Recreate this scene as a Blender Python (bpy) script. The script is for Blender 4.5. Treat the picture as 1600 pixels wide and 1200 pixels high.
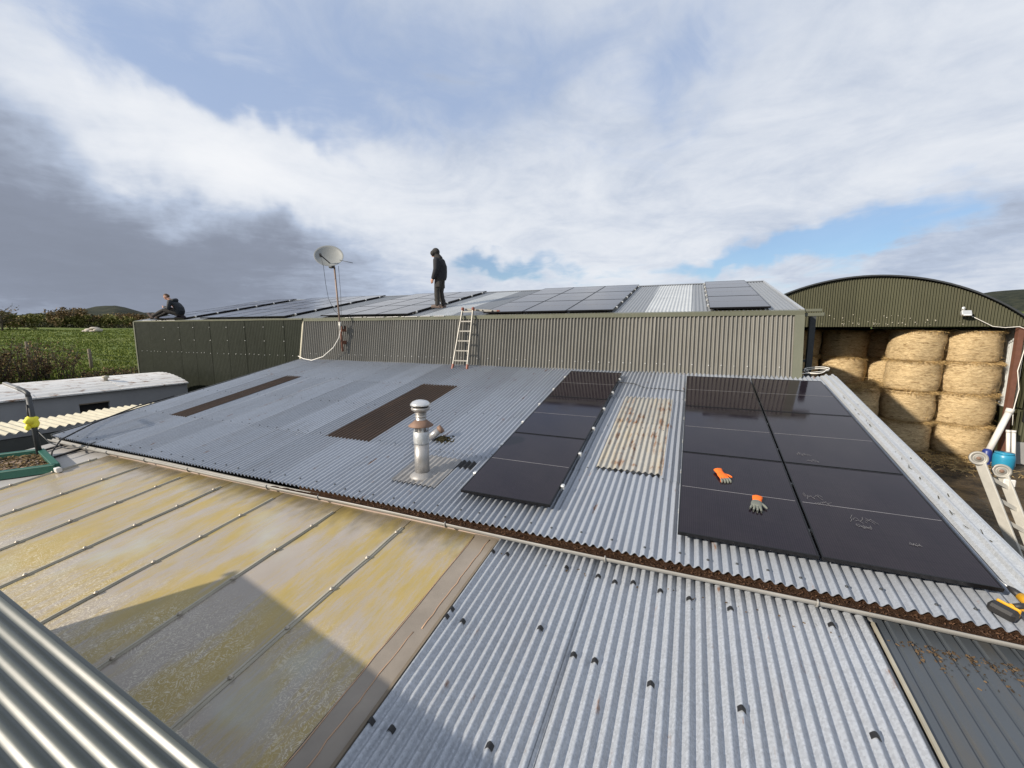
import bpy, bmesh, math, random
from mathutils import Vector, Matrix, noise
R = math.radians
random.seed(7)
for o in list(bpy.data.objects): bpy.data.objects.remove(o)
S = bpy.context.scene
C = S.collection

# ------------------------------------------------------------------ camera, world, sun, exposure
cam = bpy.data.objects.new('camera', bpy.data.cameras.new('camera'))
C.objects.link(cam)
cam.data.sensor_width = 36.0
cam.data.lens = 36.0 * 646.0 / 1600.0
cam.data.clip_start = 0.02
cam.data.clip_end = 6000
cam.location = (0, 0, 0)
cam.rotation_euler = (R(90 - 7.35), 0, R(23.1))
S.camera = cam

SUN_DIR = Vector((0.643, 0.766, -0.465)).normalized()          # the way the light travels
sun = bpy.data.objects.new('sun', bpy.data.lights.new('sun', 'SUN'))
C.objects.link(sun)
sun.data.energy = 5.0
sun.data.angle = R(1.1)
sun.data.color = (1.0, 0.90, 0.76)
sun.rotation_euler = SUN_DIR.to_track_quat('-Z', 'Y').to_euler()

S.view_settings.view_transform = 'Standard'
S.view_settings.look = 'None'
S.view_settings.exposure = 0.35
S.view_settings.gamma = 1.0
S.view_settings.use_curve_mapping = False
S.render.engine = 'CYCLES'
S.cycles.max_bounces = 6
S.cycles.glossy_bounces = 3
S.cycles.transparent_max_bounces = 4
S.cycles.use_denoising = True

PITCH, YAW, F_PX = R(7.35), R(23.1), 646.0
def view_dir(px, py):                                         # direction of a point of the sky, used to place clouds
    X = (px - 800) / F_PX; U = -(py - 600) / F_PX
    y = math.cos(PITCH) + U * math.sin(PITCH); z = -math.sin(PITCH) + U * math.cos(PITCH)
    return Vector((math.cos(YAW) * X - math.sin(YAW) * y, math.sin(YAW) * X + math.cos(YAW) * y, z)).normalized()

class NT:
    """small helper to write node trees"""
    def __init__(s, tree): s.t = tree; s.n = tree.nodes; s.l = tree.links
    def node(s, typ, ins=None, **kw):
        n = s.n.new(typ)
        for k, v in kw.items(): setattr(n, k, v)
        for k, v in (ins or {}).items(): s.put(n.inputs[k], v)
        return n
    def put(s, sock, v):
        if hasattr(v, 'is_output'): s.l.new(v, sock)
        else:
            if isinstance(v, (tuple, list)) and len(v) == 3 and sock.type == 'RGBA': v = (*v, 1)
            sock.default_value = v
    def math(s, op, a, b=None, clamp=False):
        n = s.n.new('ShaderNodeMath'); n.operation = op; n.use_clamp = clamp
        s.put(n.inputs[0], a)
        if b is not None: s.put(n.inputs[1], b)
        return n.outputs[0]
    def vec(s, op, a, b=None, scale=None):
        n = s.n.new('ShaderNodeVectorMath'); n.operation = op
        s.put(n.inputs[0], a)
        if b is not None: s.put(n.inputs[1], b)
        if scale is not None: s.put(n.inputs[3], scale)
        return n.outputs['Value'] if op == 'DOT_PRODUCT' else n.outputs[0]
    def mix(s, f, a, b, typ='RGBA', blend='MIX'):
        n = s.n.new('ShaderNodeMix'); n.data_type = typ
        if typ == 'RGBA':
            n.blend_type = blend; i = (6, 7); o = 2
        else: i = (2, 3); o = 0
        s.put(n.inputs[0], f); s.put(n.inputs[i[0]], a); s.put(n.inputs[i[1]], b)
        return n.outputs[o]
    def noise(s, vec, scale, detail=4, rough=0.55, dist=0.0, col=False):
        n = s.n.new('ShaderNodeTexNoise')
        s.put(n.inputs['Vector'], vec)
        n.inputs['Scale'].default_value = scale; n.inputs['Detail'].default_value = detail
        n.inputs['Roughness'].default_value = rough; n.inputs['Distortion'].default_value = dist
        return n.outputs['Color' if col else 'Fac']
    def ramp(s, f, lo, hi, a=0.0, b=1.0):
        n = s.n.new('ShaderNodeMapRange'); n.clamp = True; n.interpolation_type = 'SMOOTHSTEP'
        s.put(n.inputs[0], f)
        for i, v in ((1, lo), (2, hi), (3, a), (4, b)): s.put(n.inputs[i], v)
        return n.outputs[0]
    def mapping(s, vec, scale=(1, 1, 1), loc=(0, 0, 0), rot=(0, 0, 0)):
        n = s.n.new('ShaderNodeMapping')
        s.put(n.inputs['Vector'], vec); n.inputs['Scale'].default_value = scale
        n.inputs['Location'].default_value = loc; n.inputs['Rotation'].default_value = rot
        return n.outputs[0]

def build_world():
    w = bpy.data.worlds.new('World'); S.world = w; w.use_nodes = True
    t = NT(w.node_tree); t.n.clear()
    out = t.node('ShaderNodeOutputWorld'); bg = t.node('ShaderNodeBackground')
    STR = 0.083
    bg.inputs['Strength'].default_value = STR
    t.l.new(bg.outputs[0], out.inputs[0])
    sky = t.node('ShaderNodeTexSky', sky_type='NISHITA', sun_disc=False, sun_elevation=R(24.7), sun_rotation=R(220),
                 air_density=1.0, dust_density=0.6, ozone_density=1.5)
    d = t.vec('NORMALIZE', t.node('ShaderNodeTexCoord').outputs['Generated'])
    sep = t.node('ShaderNodeSeparateXYZ', {0: d})
    z = t.math('MAXIMUM', sep.outputs[2], 0.0)
    den = t.math('ADD', z, 0.16)
    # cloud sheet: direction projected on a high plane
    pl = t.vec('DIVIDE', d, t.node('ShaderNodeCombineXYZ', {0: den, 1: den, 2: 1.0}).outputs[0])
    flat = t.vec('MULTIPLY', pl, (1.0, 1.0, 0.25))
    warp = t.vec('SUBTRACT', t.noise(d, 2.3, 5, 0.6, col=True), (0.5, 0.5, 0.5))
    dw = t.vec('ADD', d, t.vec('SCALE', warp, scale=0.30))
    dw = t.vec('ADD', dw, t.vec('SCALE', t.vec('SUBTRACT', t.noise(d, 9.0, 4, 0.6, col=True), (0.5, 0.5, 0.5)), scale=0.07))
    def blob(px, py, wx, wy, rot=0.0):                        # soft patch of sky about one direction, angular size in picture-degrees
        c = view_dir(px, py)
        h = Vector((0, 0, 1)).cross(c).normalized() * -1; v = h.cross(c).normalized() * -1
        if v.z < 0: v = -v
        cr, sr = math.cos(R(rot)), math.sin(R(rot))
        h, v = h * cr + v * sr, v * cr - h * sr
        a = t.math('DIVIDE', t.vec('DOT_PRODUCT', t.vec('SUBTRACT', dw, tuple(c)), tuple(h)), R(wx))
        b = t.math('DIVIDE', t.vec('DOT_PRODUCT', t.vec('SUBTRACT', dw, tuple(c)), tuple(v)), R(wy))
        q = t.math('ADD', t.math('MULTIPLY', a, a), t.math('MULTIPLY', b, b))
        front = t.math('GREATER_THAN', t.vec('DOT_PRODUCT', d, tuple(c)), 0.0)
        return t.math('MULTIPLY', t.math('POWER', 2.718, t.math('MULTIPLY', q, -1.0)), front)
    def total(items, base):
        acc = base
        for wgt, *b in items: acc = t.math('ADD', acc, t.math('MULTIPLY', blob(*b), wgt))
        return acc
    n1 = t.noise(flat, 1.5, 8, 0.62, 0.9)
    n2 = t.noise(flat, 3.6, 8, 0.62, 0.8)
    n3 = t.noise(t.mapping(flat, (1, 1, 1), (5.3, 2.1, 0)), 0.9, 5, 0.55)
    # how bright the cloud is (0 dark rain grey .. 1 sunlit white)
    nb = t.math('ADD', t.math('MULTIPLY', t.math('SUBTRACT', n1, 0.5), 0.66), t.math('MULTIPLY', t.math('SUBTRACT', n2, 0.5), 0.38))
    bright = t.math('ADD', nb, total(CLOUD_LIGHT, 0.71))
    n4 = t.noise(flat, 11.0, 6, 0.62, 0.5)
    bright = t.math('ADD', bright, t.math('MULTIPLY', t.math('SUBTRACT', n4, 0.5), 0.15))
    bright = t.math('ADD', 0.56, t.math('MULTIPLY', t.math('TANH', t.math('MULTIPLY', t.math('SUBTRACT', bright, 0.56), 1.8)), 0.44))
    bright = t.math('MAXIMUM', t.math('MINIMUM', bright, 1.0), 0.0)
    cr = t.node('ShaderNodeValToRGB', {0: bright})
    e = cr.color_ramp.elements
    e[0].position = 0.0; e[0].color = (0.19, 0.212, 0.262, 1)
    e[1].position = 1.0; e[1].color = (0.90, 0.91, 0.93, 1)
    for p, c in ((0.28, (0.255, 0.288, 0.365, 1)), (0.55, (0.46, 0.53, 0.66, 1)), (0.78, (0.70, 0.74, 0.81, 1))):
        x = e.new(p); x.color = c
    cloud = t.vec('SCALE', cr.outputs[0], scale=10.0)
    # how closed the cloud cover is
    nc = t.math('ADD', t.math('MULTIPLY', t.math('SUBTRACT', n3, 0.5), 1.2), t.math('MULTIPLY', t.math('SUBTRACT', n2, 0.5), 1.1))
    openness = t.math('ADD', nc, total(SKY_OPEN, 0.06))
    op = t.ramp(openness, 0.05, 0.80, 0.0, 0.92)
    # thin high veil over the blue, thicker overhead
    veil = t.ramp(sep.outputs[2], 0.12, 0.36, 0.16, 0.66)
    blue = t.mix(veil, t.vec('MULTIPLY', sky.outputs[0], (0.85, 1.0, 1.15)), (4.4, 5.5, 7.8))
    col = t.mix(op, cloud, blue)
    # below the horizon: plain ground haze colour
    hz = t.ramp(sep.outputs[2], -0.05, -0.005)
    col = t.mix(hz, (1.2, 1.25, 1.2), col)
    t.put(bg.inputs[0], col)

CLOUD_LIGHT = [   # weight, pixel direction, widths in degrees, tilt
    (-0.42, 30, 350, 19, 10, -14), (-0.32, 250, 430, 22, 8, -6), (-0.20, 520, 455, 18, 5, 0), (-0.14, 40, 250, 16, 8, -30),
    (0.44, 280, 238, 13, 4.5, -30), (0.30, 480, 300, 15, 7, -25), (0.12, 70, 175, 12, 4, -20),
    (0.10, 720, 370, 14, 8, 0), (0.10, 1000, 400, 20, 6, 0), (0.06, 1250, 180, 25, 12, 15), (0.05, 1480, 200, 22, 14, 20),
    (-0.22, 395, 365, 1.8, 3.5, 30), (-0.20, 1180, 390, 4, 3, 0), (-0.26, 1500, 400, 10, 3, 8),
    (0.20, 860, 432, 10, 1.5, 0), (-0.08, 640, 110, 26, 10, 0)]
SKY_OPEN = [
    (0.60, 400, 185, 13, 2.2, -24), (0.30, 560, 215, 12, 3, -18), (0.50, 1075, 150, 6, 4, 30), (0.42, 960, 75, 7, 4, 20), (0.32, 760, 120, 14, 7, 0), (0.34, 300, 60, 26, 7, 0), (0.30, 520, 60, 26, 8, 0),
    (0.90, 1345, 368, 9, 2.2, 3), (0.80, 1160, 408, 12, 1.3, 2), (0.85, 790, 430, 8, 1.5, 0), (0.14, 1500, 310, 9, 3, 10),
    (-0.6, 120, 360, 20, 9, -14), (-0.5, 500, 330, 18, 6, -20), (-0.35, 1300, 200, 22, 8, 15), (-0.55, 1520, 410, 9, 2.4, 8), (-0.4, 700, 330, 12, 5, 0)]
build_world()

# ------------------------------------------------------------------ materials
def new_mat(name):
    m = bpy.data.materials.new(name); m.use_nodes = True
    t = NT(m.node_tree); b = t.n['Principled BSDF']
    return m, t, b
def obj_co(t): return t.node('ShaderNodeTexCoord').outputs['Object']
def bump(t, b, h, strength=0.3, dist=0.01):
    n = t.node('ShaderNodeBump', {'Height': h, 'Strength': strength, 'Distance': dist})
    t.l.new(n.outputs[0], b.inputs['Normal'])

def mat_plain(name, col, rough=0.6, metal=0.0, var=0.25, scale=8.0, bmp=0.15, bdist=0.004, spec=0.5):
    m, t, b = new_mat(name)
    co = obj_co(t)
    n = t.noise(co, scale, 5, 0.6)
    f = t.math('ADD', t.math('MULTIPLY', t.math('SUBTRACT', n, 0.5), var * 2), 1.0)
    b.inputs['Base Color'].default_value = (*col, 1)
    t.put(b.inputs['Base Color'], t.vec('SCALE', tuple(col), scale=f))
    b.inputs['Roughness'].default_value = rough; b.inputs['Metallic'].default_value = metal
    b.inputs['Specular IOR Level'].default_value = spec
    if bmp: bump(t, b, t.noise(co, scale * 6, 3), bmp, bdist)
    return m

def mat_galv(name, base=(0.45, 0.47, 0.50), metal=0.65, rough=0.42, spangle=70, spang_amt=0.25, stain=0.3, stain_col=(0.25, 0.24, 0.22), rust=0.0, sheet_var=0.18):
    m, t, b = new_mat(name)
    co = obj_co(t)
    v = t.node('ShaderNodeTexVoronoi', {'Vector': co, 'Scale': spangle})
    sp = t.node('ShaderNodeSeparateColor', {0: v.outputs['Color']}).outputs[0]
    sp2 = t.noise(co, spangle * 1.7, 3, 0.7)
    rnd = t.node('ShaderNodeObjectInfo').outputs['Random']
    f = t.math('ADD', t.math('MULTIPLY', t.math('SUBTRACT', sp, 0.5), spang_amt), 1.0)
    f = t.math('ADD', f, t.math('MULTIPLY', t.math('SUBTRACT', sp2, 0.5), spang_amt * 1.4))
    f = t.math('ADD', f, t.math('MULTIPLY', t.math('SUBTRACT', rnd, 0.5), sheet_var))
    col = t.vec('SCALE', tuple(base), scale=f)
    st = t.noise(t.mapping(co, (2.2, 0.5, 1.0)), 2.0, 6, 0.62)
    st2 = t.noise(t.mapping(co, (14, 0.9, 1.0)), 1.5, 4, 0.6)
    sf = t.math('MULTIPLY', t.ramp(t.math('ADD', t.math('MULTIPLY', st, 0.6), t.math('MULTIPLY', st2, 0.4)), 0.45, 0.72), stain)
    col = t.mix(sf, col, tuple(stain_col))
    rough_v = t.math('ADD', t.math('MULTIPLY', sp2, 0.22), rough - 0.11)
    met = t.math('SUBTRACT', metal, t.math('MULTIPLY', sf, 0.5), clamp=True)
    if rust:
        rn = t.noise(t.mapping(co, (11, 0.75, 2)), 1.6, 7, 0.66)
        rn2 = t.noise(co, 5.0, 5, 0.6)
        rf = t.ramp(t.math('ADD', t.math('MULTIPLY', rn, 0.6), t.math('MULTIPLY', rn2, 0.4)), 0.62 - rust * 0.16, 0.70 - rust * 0.10)
        rc = t.mix(t.noise(co, 22, 4), (0.085, 0.040, 0.022), (0.25, 0.120, 0.055))
        col = t.mix(rf, col, rc)
        met = t.math('MULTIPLY', met, t.math('SUBTRACT', 1.0, rf))
        rough_v = t.mix(rf, rough_v, 0.85, typ='FLOAT')
    t.put(b.inputs['Base Color'], col); t.put(b.inputs['Metallic'], met); t.put(b.inputs['Roughness'], rough_v)
    bump(t, b, t.noise(co, 28, 3), 0.05, 0.002)
    return m

def mat_paint(name, col, rough=0.4, chalk=0.25, dirt=0.3, dirt_col=(0.08, 0.075, 0.06), sheet_var=0.15, vert=True, spec=0.5):
    """weathered painted steel"""
    m, t, b = new_mat(name)
    co = obj_co(t)
    rnd = t.node('ShaderNodeObjectInfo').outputs['Random']
    n = t.noise(co, 1.1, 5, 0.6)
    f = t.math('ADD', t.math('MULTIPLY', t.math('SUBTRACT', n, 0.5), chalk * 2), 1.0)
    f = t.math('ADD', f, t.math('MULTIPLY', t.math('SUBTRACT', rnd, 0.5), sheet_var))
    c = t.vec('SCALE', tuple(col), scale=f)
    s = t.noise(t.mapping(co, (9, 9, 0.5) if vert else (7, 0.6, 7)), 1.4, 5, 0.6)
    c = t.mix(t.math('MULTIPLY', t.ramp(s, 0.5, 0.75), dirt), c, tuple(dirt_col))
    t.put(b.inputs['Base Color'], c)
    t.put(b.inputs['Roughness'], t.math('ADD', rough - 0.1, t.math('MULTIPLY', t.noise(co, 6, 4), 0.2)))
    b.inputs['Specular IOR Level'].default_value = spec
    bump(t, b, t.noise(co, 9, 3), 0.08, 0.004)
    return m

def mat_poly(name):
    """weathered flat plastic sheet with yellow algae"""
    m, t, b = new_mat(name)
    co = obj_co(t)
    rnd = t.node('ShaderNodeObjectInfo').outputs['Random']
    off = t.node('ShaderNodeCombineXYZ', {0: t.math('MULTIPLY', rnd, 7.0), 1: t.math('MULTIPLY', rnd, 3.0), 2: 0.0}).outputs[0]
    cs = t.vec('ADD', co, off)
    sk = t.node('ShaderNodeCombineXYZ')                        # streaks run down the slope, a little askew
    stre = t.mapping(cs, (2.6, 0.42, 1.0), rot=(0, 0, R(8)))
    a = t.noise(stre, 1.0, 7, 0.62, 0.6)
    a2 = t.noise(t.mapping(cs, (1.3, 0.5, 1)), 1.1, 5, 0.6)
    a3 = t.noise(t.mapping(cs, (30, 5, 1)), 1.0, 4, 0.7)
    y = t.math('ADD', t.math('ADD', t.math('MULTIPLY', a, 0.55), t.math('MULTIPLY', a2, 0.45)), t.math('MULTIPLY', t.math('SUBTRACT', a3, 0.5), 0.30))
    yf = t.ramp(y, 0.42, 0.60)
    clear = t.mix(t.noise(cs, 1.7, 4), (0.255, 0.220, 0.188), (0.350, 0.315, 0.275))
    yel = t.mix(t.noise(t.mapping(cs, (3, 1, 1)), 2.4, 5), (0.275, 0.212, 0.046), (0.385, 0.280, 0.085))
    col = t.mix(t.math('MULTIPLY', yf, 0.9), clear, yel)
    # greenish bloom and pink smears
    col = t.mix(t.math('MULTIPLY', t.ramp(t.noise(cs, 0.9, 4), 0.55, 0.72), 0.45), col, (0.36, 0.385, 0.33))
    # dirt washed off the gutter, along the top of the sheets
    yy = t.node('ShaderNodeSeparateXYZ', {0: co}).outputs[1]
    top = t.ramp(t.math('ADD', yy, t.math('MULTIPLY', t.math('SUBTRACT', t.noise(t.mapping(co, (3, 1.5, 1)), 2.2, 5), 0.5), 0.9)), 3.25, 3.85)
    col = t.mix(t.math('MULTIPLY', top, 0.72), col, (0.10, 0.085, 0.05))
    # grazing trails of snails: pale wandering lines where the algae is thick
    g = t.noise(co, 9.0, 3, 0.5, 2.2)
    ln = t.math('ABSOLUTE', t.math('SUBTRACT', t.math('FRACT', t.math('MULTIPLY', g, 7.0)), 0.5))
    lf = t.ramp(ln, 0.16, 0.05)
    msk = t.math('MULTIPLY', t.ramp(t.noise(cs, 1.3, 3), 0.38, 0.55), t.ramp(yy, 2.5, 1.7))
    col = t.mix(t.math('MULTIPLY', t.math('MULTIPLY', lf, msk), 0.75), col, (0.56, 0.51, 0.40))
    t.put(b.inputs['Base Color'], col)
    t.put(b.inputs['Roughness'], t.math('ADD', 0.19, t.math('ADD', t.math('MULTIPLY', yf, 0.22), t.math('MULTIPLY', t.math('SUBTRACT', t.noise(cs, 6, 4), 0.5), 0.2))))
    b.inputs['Specular IOR Level'].default_value = 0.42
    bump(t, b, t.math('ADD', t.noise(co, 2.2, 3), t.math('MULTIPLY', a3, 0.05)), 0.18, 0.02)
    return m

def mat_glass_panel():
    """black monocrystalline cells under glass"""
    m, t, b = new_mat('solar_glass')
    co = obj_co(t)
    s = t.node('ShaderNodeSeparateXYZ', {0: co})
    def grid(c, step, w):
        f = t.math('FRACT', t.math('DIVIDE', c, step))
        d = t.math('MINIMUM', f, t.math('SUBTRACT', 1.0, f))
        return t.math('LESS_THAN', d, w / step)
    cell = t.math('MAXIMUM', grid(s.outputs[0], 0.183, 0.0022), grid(s.outputs[1], 0.0925, 0.0014))
    bus = grid(s.outputs[0], 0.0183, 0.0007)
    rnd = t.node('ShaderNodeObjectInfo').outputs['Random']
    base = t.mix(rnd, (0.0095, 0.0070, 0.0125), (0.0125, 0.0085, 0.0120))
    col = t.mix(t.math('MULTIPLY', cell, 0.8), base, (0.004, 0.004, 0.005))
    col = t.mix(t.math('MULTIPLY', bus, 0.45), col, (0.05, 0.046, 0.055))
    dust = t.noise(co, 3.0, 6, 0.65)
    col = t.mix(t.math('MULTIPLY', t.ramp(dust, 0.35, 0.8), 0.035), col, (0.16, 0.13, 0.13))
    t.put(b.inputs['Base Color'], col)
    t.put(b.inputs['Roughness'], t.math('ADD', 0.07, t.math('MULTIPLY', t.ramp(dust, 0.4, 0.8), 0.10)))
    b.inputs['IOR'].default_value = 1.37
    return m

def mat_grass():
    m, t, b = new_mat('pasture_grass')
    co = obj_co(t)
    big = t.noise(co, 0.045, 5, 0.6); mid = t.noise(co, 0.35, 6, 0.65); fine = t.noise(co, 5.0, 4, 0.7)
    col = t.mix(t.ramp(mid, 0.32, 0.68), (0.055, 0.088, 0.012), (0.140, 0.180, 0.026))
    col = t.mix(t.math('MULTIPLY', t.ramp(big, 0.45, 0.7), 0.5), col, (0.165, 0.165, 0.04))
    col = t.mix(t.math('MULTIPLY', t.ramp(fine, 0.5, 0.75), 0.5), col, (0.03, 0.05, 0.01))
    # mud and gravel of the yard, near the buildings
    p = t.node('ShaderNodeSeparateXYZ', {0: co})
    r = t.vec('DOT_PRODUCT', t.vec('MULTIPLY', co, (1, 1, 0)), t.vec('MULTIPLY', co, (1, 1, 0)))
    yard = t.math('MULTIPLY', t.ramp(t.math('ADD', p.outputs[0], t.math('MULTIPLY', t.math('SUBTRACT', mid, 0.5), 5.0)), -25, -22), t.ramp(r, 5200, 2600))
    mud = t.mix(t.ramp(t.noise(co, 1.3, 7, 0.65), 0.35, 0.7), (0.022, 0.016, 0.010), (0.085, 0.06, 0.034))
    mud = t.mix(t.math('MULTIPLY', t.ramp(t.noise(t.mapping(co, (4, 9, 1)), 2.0, 5, 0.7), 0.56, 0.66), 0.7), mud, (0.20, 0.135, 0.055))
    col = t.mix(yard, col, mud)
    t.put(b.inputs['Base Color'], col)
    wet = t.ramp(t.noise(co, 0.8, 4), 0.42, 0.62, 0.35, 0.9)
    t.put(b.inputs['Roughness'], t.mix(yard, 0.85, wet, typ='FLOAT'))
    b.inputs['Specular IOR Level'].default_value = 0.3
    bump(t, b, t.math('ADD', t.noise(co, 1.6, 6, 0.7), t.math('MULTIPLY', fine, 0.4)), 0.7, 0.12)
    return m

def mat_hill():
    m, t, b = new_mat('distant_hill')
    co = obj_co(t)
    z = t.node('ShaderNodeSeparateXYZ', {0: co}).outputs[2]
    n = t.noise(co, 0.02, 6, 0.6)
    wood = t.mix(t.ramp(t.noise(co, 0.09, 6, 0.7), 0.35, 0.7), (0.014, 0.019, 0.014), (0.042, 0.044, 0.028))
    fld = t.mix(t.ramp(t.noise(co, 0.012, 3), 0.4, 0.6), (0.055, 0.105, 0.022), (0.10, 0.125, 0.035))
    xx = t.node('ShaderNodeSeparateXYZ', {0: co}).outputs[0]
    z = t.math('ADD', z, t.ramp(xx, -100, 100, 22.0, 0.0))
    f = t.ramp(t.math('ADD', z, t.math('MULTIPLY', t.math('SUBTRACT', n, 0.5), 34)), 17, 22)
    t.put(b.inputs['Base Color'], t.mix(f, fld, wood))
    b.inputs['Roughness'].default_value = 0.95; b.inputs['Specular IOR Level'].default_value = 0.1
    return m

def mat_straw(name, k=1.0):
    m, t, b = new_mat(name)
    co = obj_co(t)
    rnd = t.node('ShaderNodeObjectInfo').outputs['Random']
    sp = t.node('ShaderNodeSeparateXYZ', {0: co})
    ang = t.math('MULTIPLY', t.math('ARCTAN2', sp.outputs[1], sp.outputs[0]), 0.8)
    cyl = t.node('ShaderNodeCombineXYZ', {0: ang, 1: t.math('ADD', sp.outputs[2], t.math('MULTIPLY', rnd, 9.0)), 2: 0.0}).outputs[0]
    a = t.noise(t.mapping(cyl, (7, 60, 1)), 1.0, 6, 0.8, 0.9)
    a2 = t.noise(t.mapping(cyl, (3.5, 14, 1)), 1.0, 5, 0.65, 0.6)
    big = t.noise(cyl, 3.0, 4, 0.6)
    col = t.mix(t.ramp(a, 0.30, 0.72), (0.23 * k, 0.145 * k, 0.060 * k), (0.76 * k, 0.60 * k, 0.36 * k))
    col = t.mix(t.math('MULTIPLY', t.ramp(a2, 0.52, 0.70), 0.75), col, (0.13 * k, 0.07 * k, 0.022 * k))
    col = t.mix(t.math('MULTIPLY', t.ramp(big, 0.52, 0.75), 0.4), col, (0.74 * k, 0.56 * k, 0.31 * k))
    t.put(b.inputs['Base Color'], col)
    b.inputs['Roughness'].default_value = 0.85; b.inputs['Specular IOR Level'].default_value = 0.2
    bump(t, b, t.math('ADD', a, t.math('MULTIPLY', a2, 0.8)), 0.9, 0.03)
    return m

def mat_leaf(name, c1, c2):
    m, t, b = new_mat(name)
    g = t.node('ShaderNodeNewGeometry')
    t.put(b.inputs['Base Color'], t.mix(g.outputs['Random Per Island'], tuple(c1), tuple(c2)))
    b.inputs['Roughness'].default_value = 0.75; b.inputs['Specular IOR Level'].default_value = 0.2
    return m

M = {}
M['galv_roof'] = mat_galv('galvanised_roof', (0.300, 0.325, 0.367), 0.20, 0.40, 60, 0.14, 0.35, (0.15, 0.15, 0.155), rust=0.22, sheet_var=0.26)
M['galv_low'] = mat_galv('galvanised_spangled', (0.345, 0.370, 0.410), 0.22, 0.40, 75, 0.28, 0.28, (0.20, 0.19, 0.18), rust=0.16, sheet_var=0.10)
M['galv_new'] = mat_galv('galvanised_flashing', (0.46, 0.48, 0.50), 0.45, 0.42, 60, 0.2, 0.4, (0.30, 0.29, 0.27))
M['galv_shed'] = mat_galv('weathered_sheet', (0.26, 0.275, 0.29), 0.45, 0.5, 50, 0.12, 0.4, (0.12, 0.12, 0.12))
M['clear_shed'] = mat_plain('clear_rooflight', (0.40, 0.42, 0.43), 0.42, 0.0, 0.25, 2.0, 0.1)
M['rusty'] = mat_galv('rusty_sheet', (0.33, 0.322, 0.295), 0.15, 0.6, 60, 0.2, 0.6, (0.34, 0.26, 0.14), rust=0.72)
M['brown_light'] = mat_paint('dirty_rooflight', (0.052, 0.032, 0.020), 0.55, 0.35, 0.5, (0.10, 0.055, 0.028), vert=False, spec=0.35)
M['wall_right'] = mat_paint('faded_olive_cladding', (0.150, 0.146, 0.132), 0.42, 0.24, 0.40, (0.13, 0.115, 0.09), 0.22)
M['wall_left'] = mat_paint('dark_green_cladding', (0.0155, 0.0185, 0.0125), 0.40, 0.25, 0.25, (0.035, 0.037, 0.026), 0.25, spec=0.22)
M['trim_green'] = mat_paint('green_trim', (0.115, 0.120, 0.088), 0.45, 0.2, 0.3, (0.2, 0.18, 0.14), 0.1)
M['barn_green'] = mat_paint('barn_green_cladding', (0.057, 0.057, 0.032), 0.5, 0.22, 0.35, (0.09, 0.08, 0.045), 0.15, spec=0.3)
M['barn_inner'] = mat_paint('barn_inner_sheet', (0.50, 0.52, 0.52), 0.5, 0.2, 0.4, (0.2, 0.2, 0.2), 0.1)
M['near_green'] = mat_paint('dark_gloss_sheet', (0.080, 0.090, 0.082), 0.40, 0.1, 0.2, (0.04, 0.045, 0.04), 0.05, vert=False, spec=0.7)
M['slate_sheet'] = mat_paint('slate_grey_sheet', (0.060, 0.070, 0.082), 0.42, 0.15, 0.3, (0.10, 0.08, 0.05), 0.08, vert=False)
M['poly'] = mat_poly('algae_plastic')
M['grey_sheet'] = mat_paint('grey_sheet', (0.33, 0.32, 0.31), 0.5, 0.15, 0.4, (0.2, 0.17, 0.13), 0.1, vert=False)
M['cap_strip'] = mat_plain('capping_strip', (0.34, 0.315, 0.25), 0.5, 0.1, 0.3, 5)
M['screw'] = mat_plain('screw', (0.40, 0.36, 0.30), 0.5, 0.3, 0.3, 20, 0)
M['black'] = mat_plain('black_rubber', (0.012, 0.012, 0.013), 0.6, 0, 0.2, 20, 0)
M['frame'] = mat_plain('black_frame', (0.016, 0.016, 0.018), 0.30, 0.6, 0.1, 10, 0)
M['glass'] = mat_glass_panel()
M['busbar'] = mat_plain('busbar_silver', (0.30, 0.29, 0.30), 0.35, 0.4, 0.7, 3.0, 0)
M['alu'] = mat_plain('aluminium', (0.68, 0.68, 0.66), 0.35, 0.7, 0.15, 12, 0.05)
M['alu_dull'] = mat_plain('dull_aluminium', (0.50, 0.485, 0.44), 0.48, 0.25, 0.22, 10, 0.1)
M['alu_ladder'] = mat_plain('weathered_ladder', (0.27, 0.26, 0.235), 0.5, 0.3, 0.25, 10, 0.1)
M['pvc'] = mat_plain('grey_gutter', (0.25, 0.243, 0.225), 0.45, 0.0, 0.3, 3)
M['debris'] = mat_plain('gutter_dirt', (0.040, 0.022, 0.013), 0.95, 0.0, 0.7, 12, 0.9, 0.02, 0.1)
M['moss'] = mat_plain('moss_debris', (0.05, 0.045, 0.025), 0.95, 0.0, 0.7, 20, 0.8, 0.02, 0.1)
M['fascia'] = mat_plain('old_timber', (0.36, 0.28, 0.235), 0.8, 0.0, 0.35, 4, 0.4)
M['copper'] = mat_plain('orange_sealant', (0.42, 0.27, 0.17), 0.6, 0.0, 0.4, 5)
M['brown_edge'] = mat_plain('brown_edge_strip', (0.215, 0.185, 0.152), 0.3, 0.0, 0.35, 3)
M['block'] = mat_plain('grey_blockwork', (0.24, 0.24, 0.235), 0.9, 0.0, 0.25, 2.5, 0.4, 0.01)
M['render'] = mat_plain('grey_render', (0.27, 0.275, 0.285), 0.85, 0.0, 0.22, 1.6, 0.3, 0.01)
M['dark_wall'] = mat_plain('dark_wall', (0.055, 0.062, 0.06), 0.7, 0.0, 0.3, 2, 0.3)
M['white_roof'] = mat_galv('white_rusty_roof', (0.66, 0.66, 0.65), 0.0, 0.65, 60, 0.06, 0.75, (0.45, 0.43, 0.39), rust=0.71)
M['cement_roof'] = mat_plain('cement_sheet', (0.44, 0.41, 0.32), 0.85, 0.0, 0.3, 3, 0.4)
M['dark'] = mat_plain('dark_opening', (0.010, 0.009, 0.009), 0.8, 0, 0.2, 5, 0)
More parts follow.
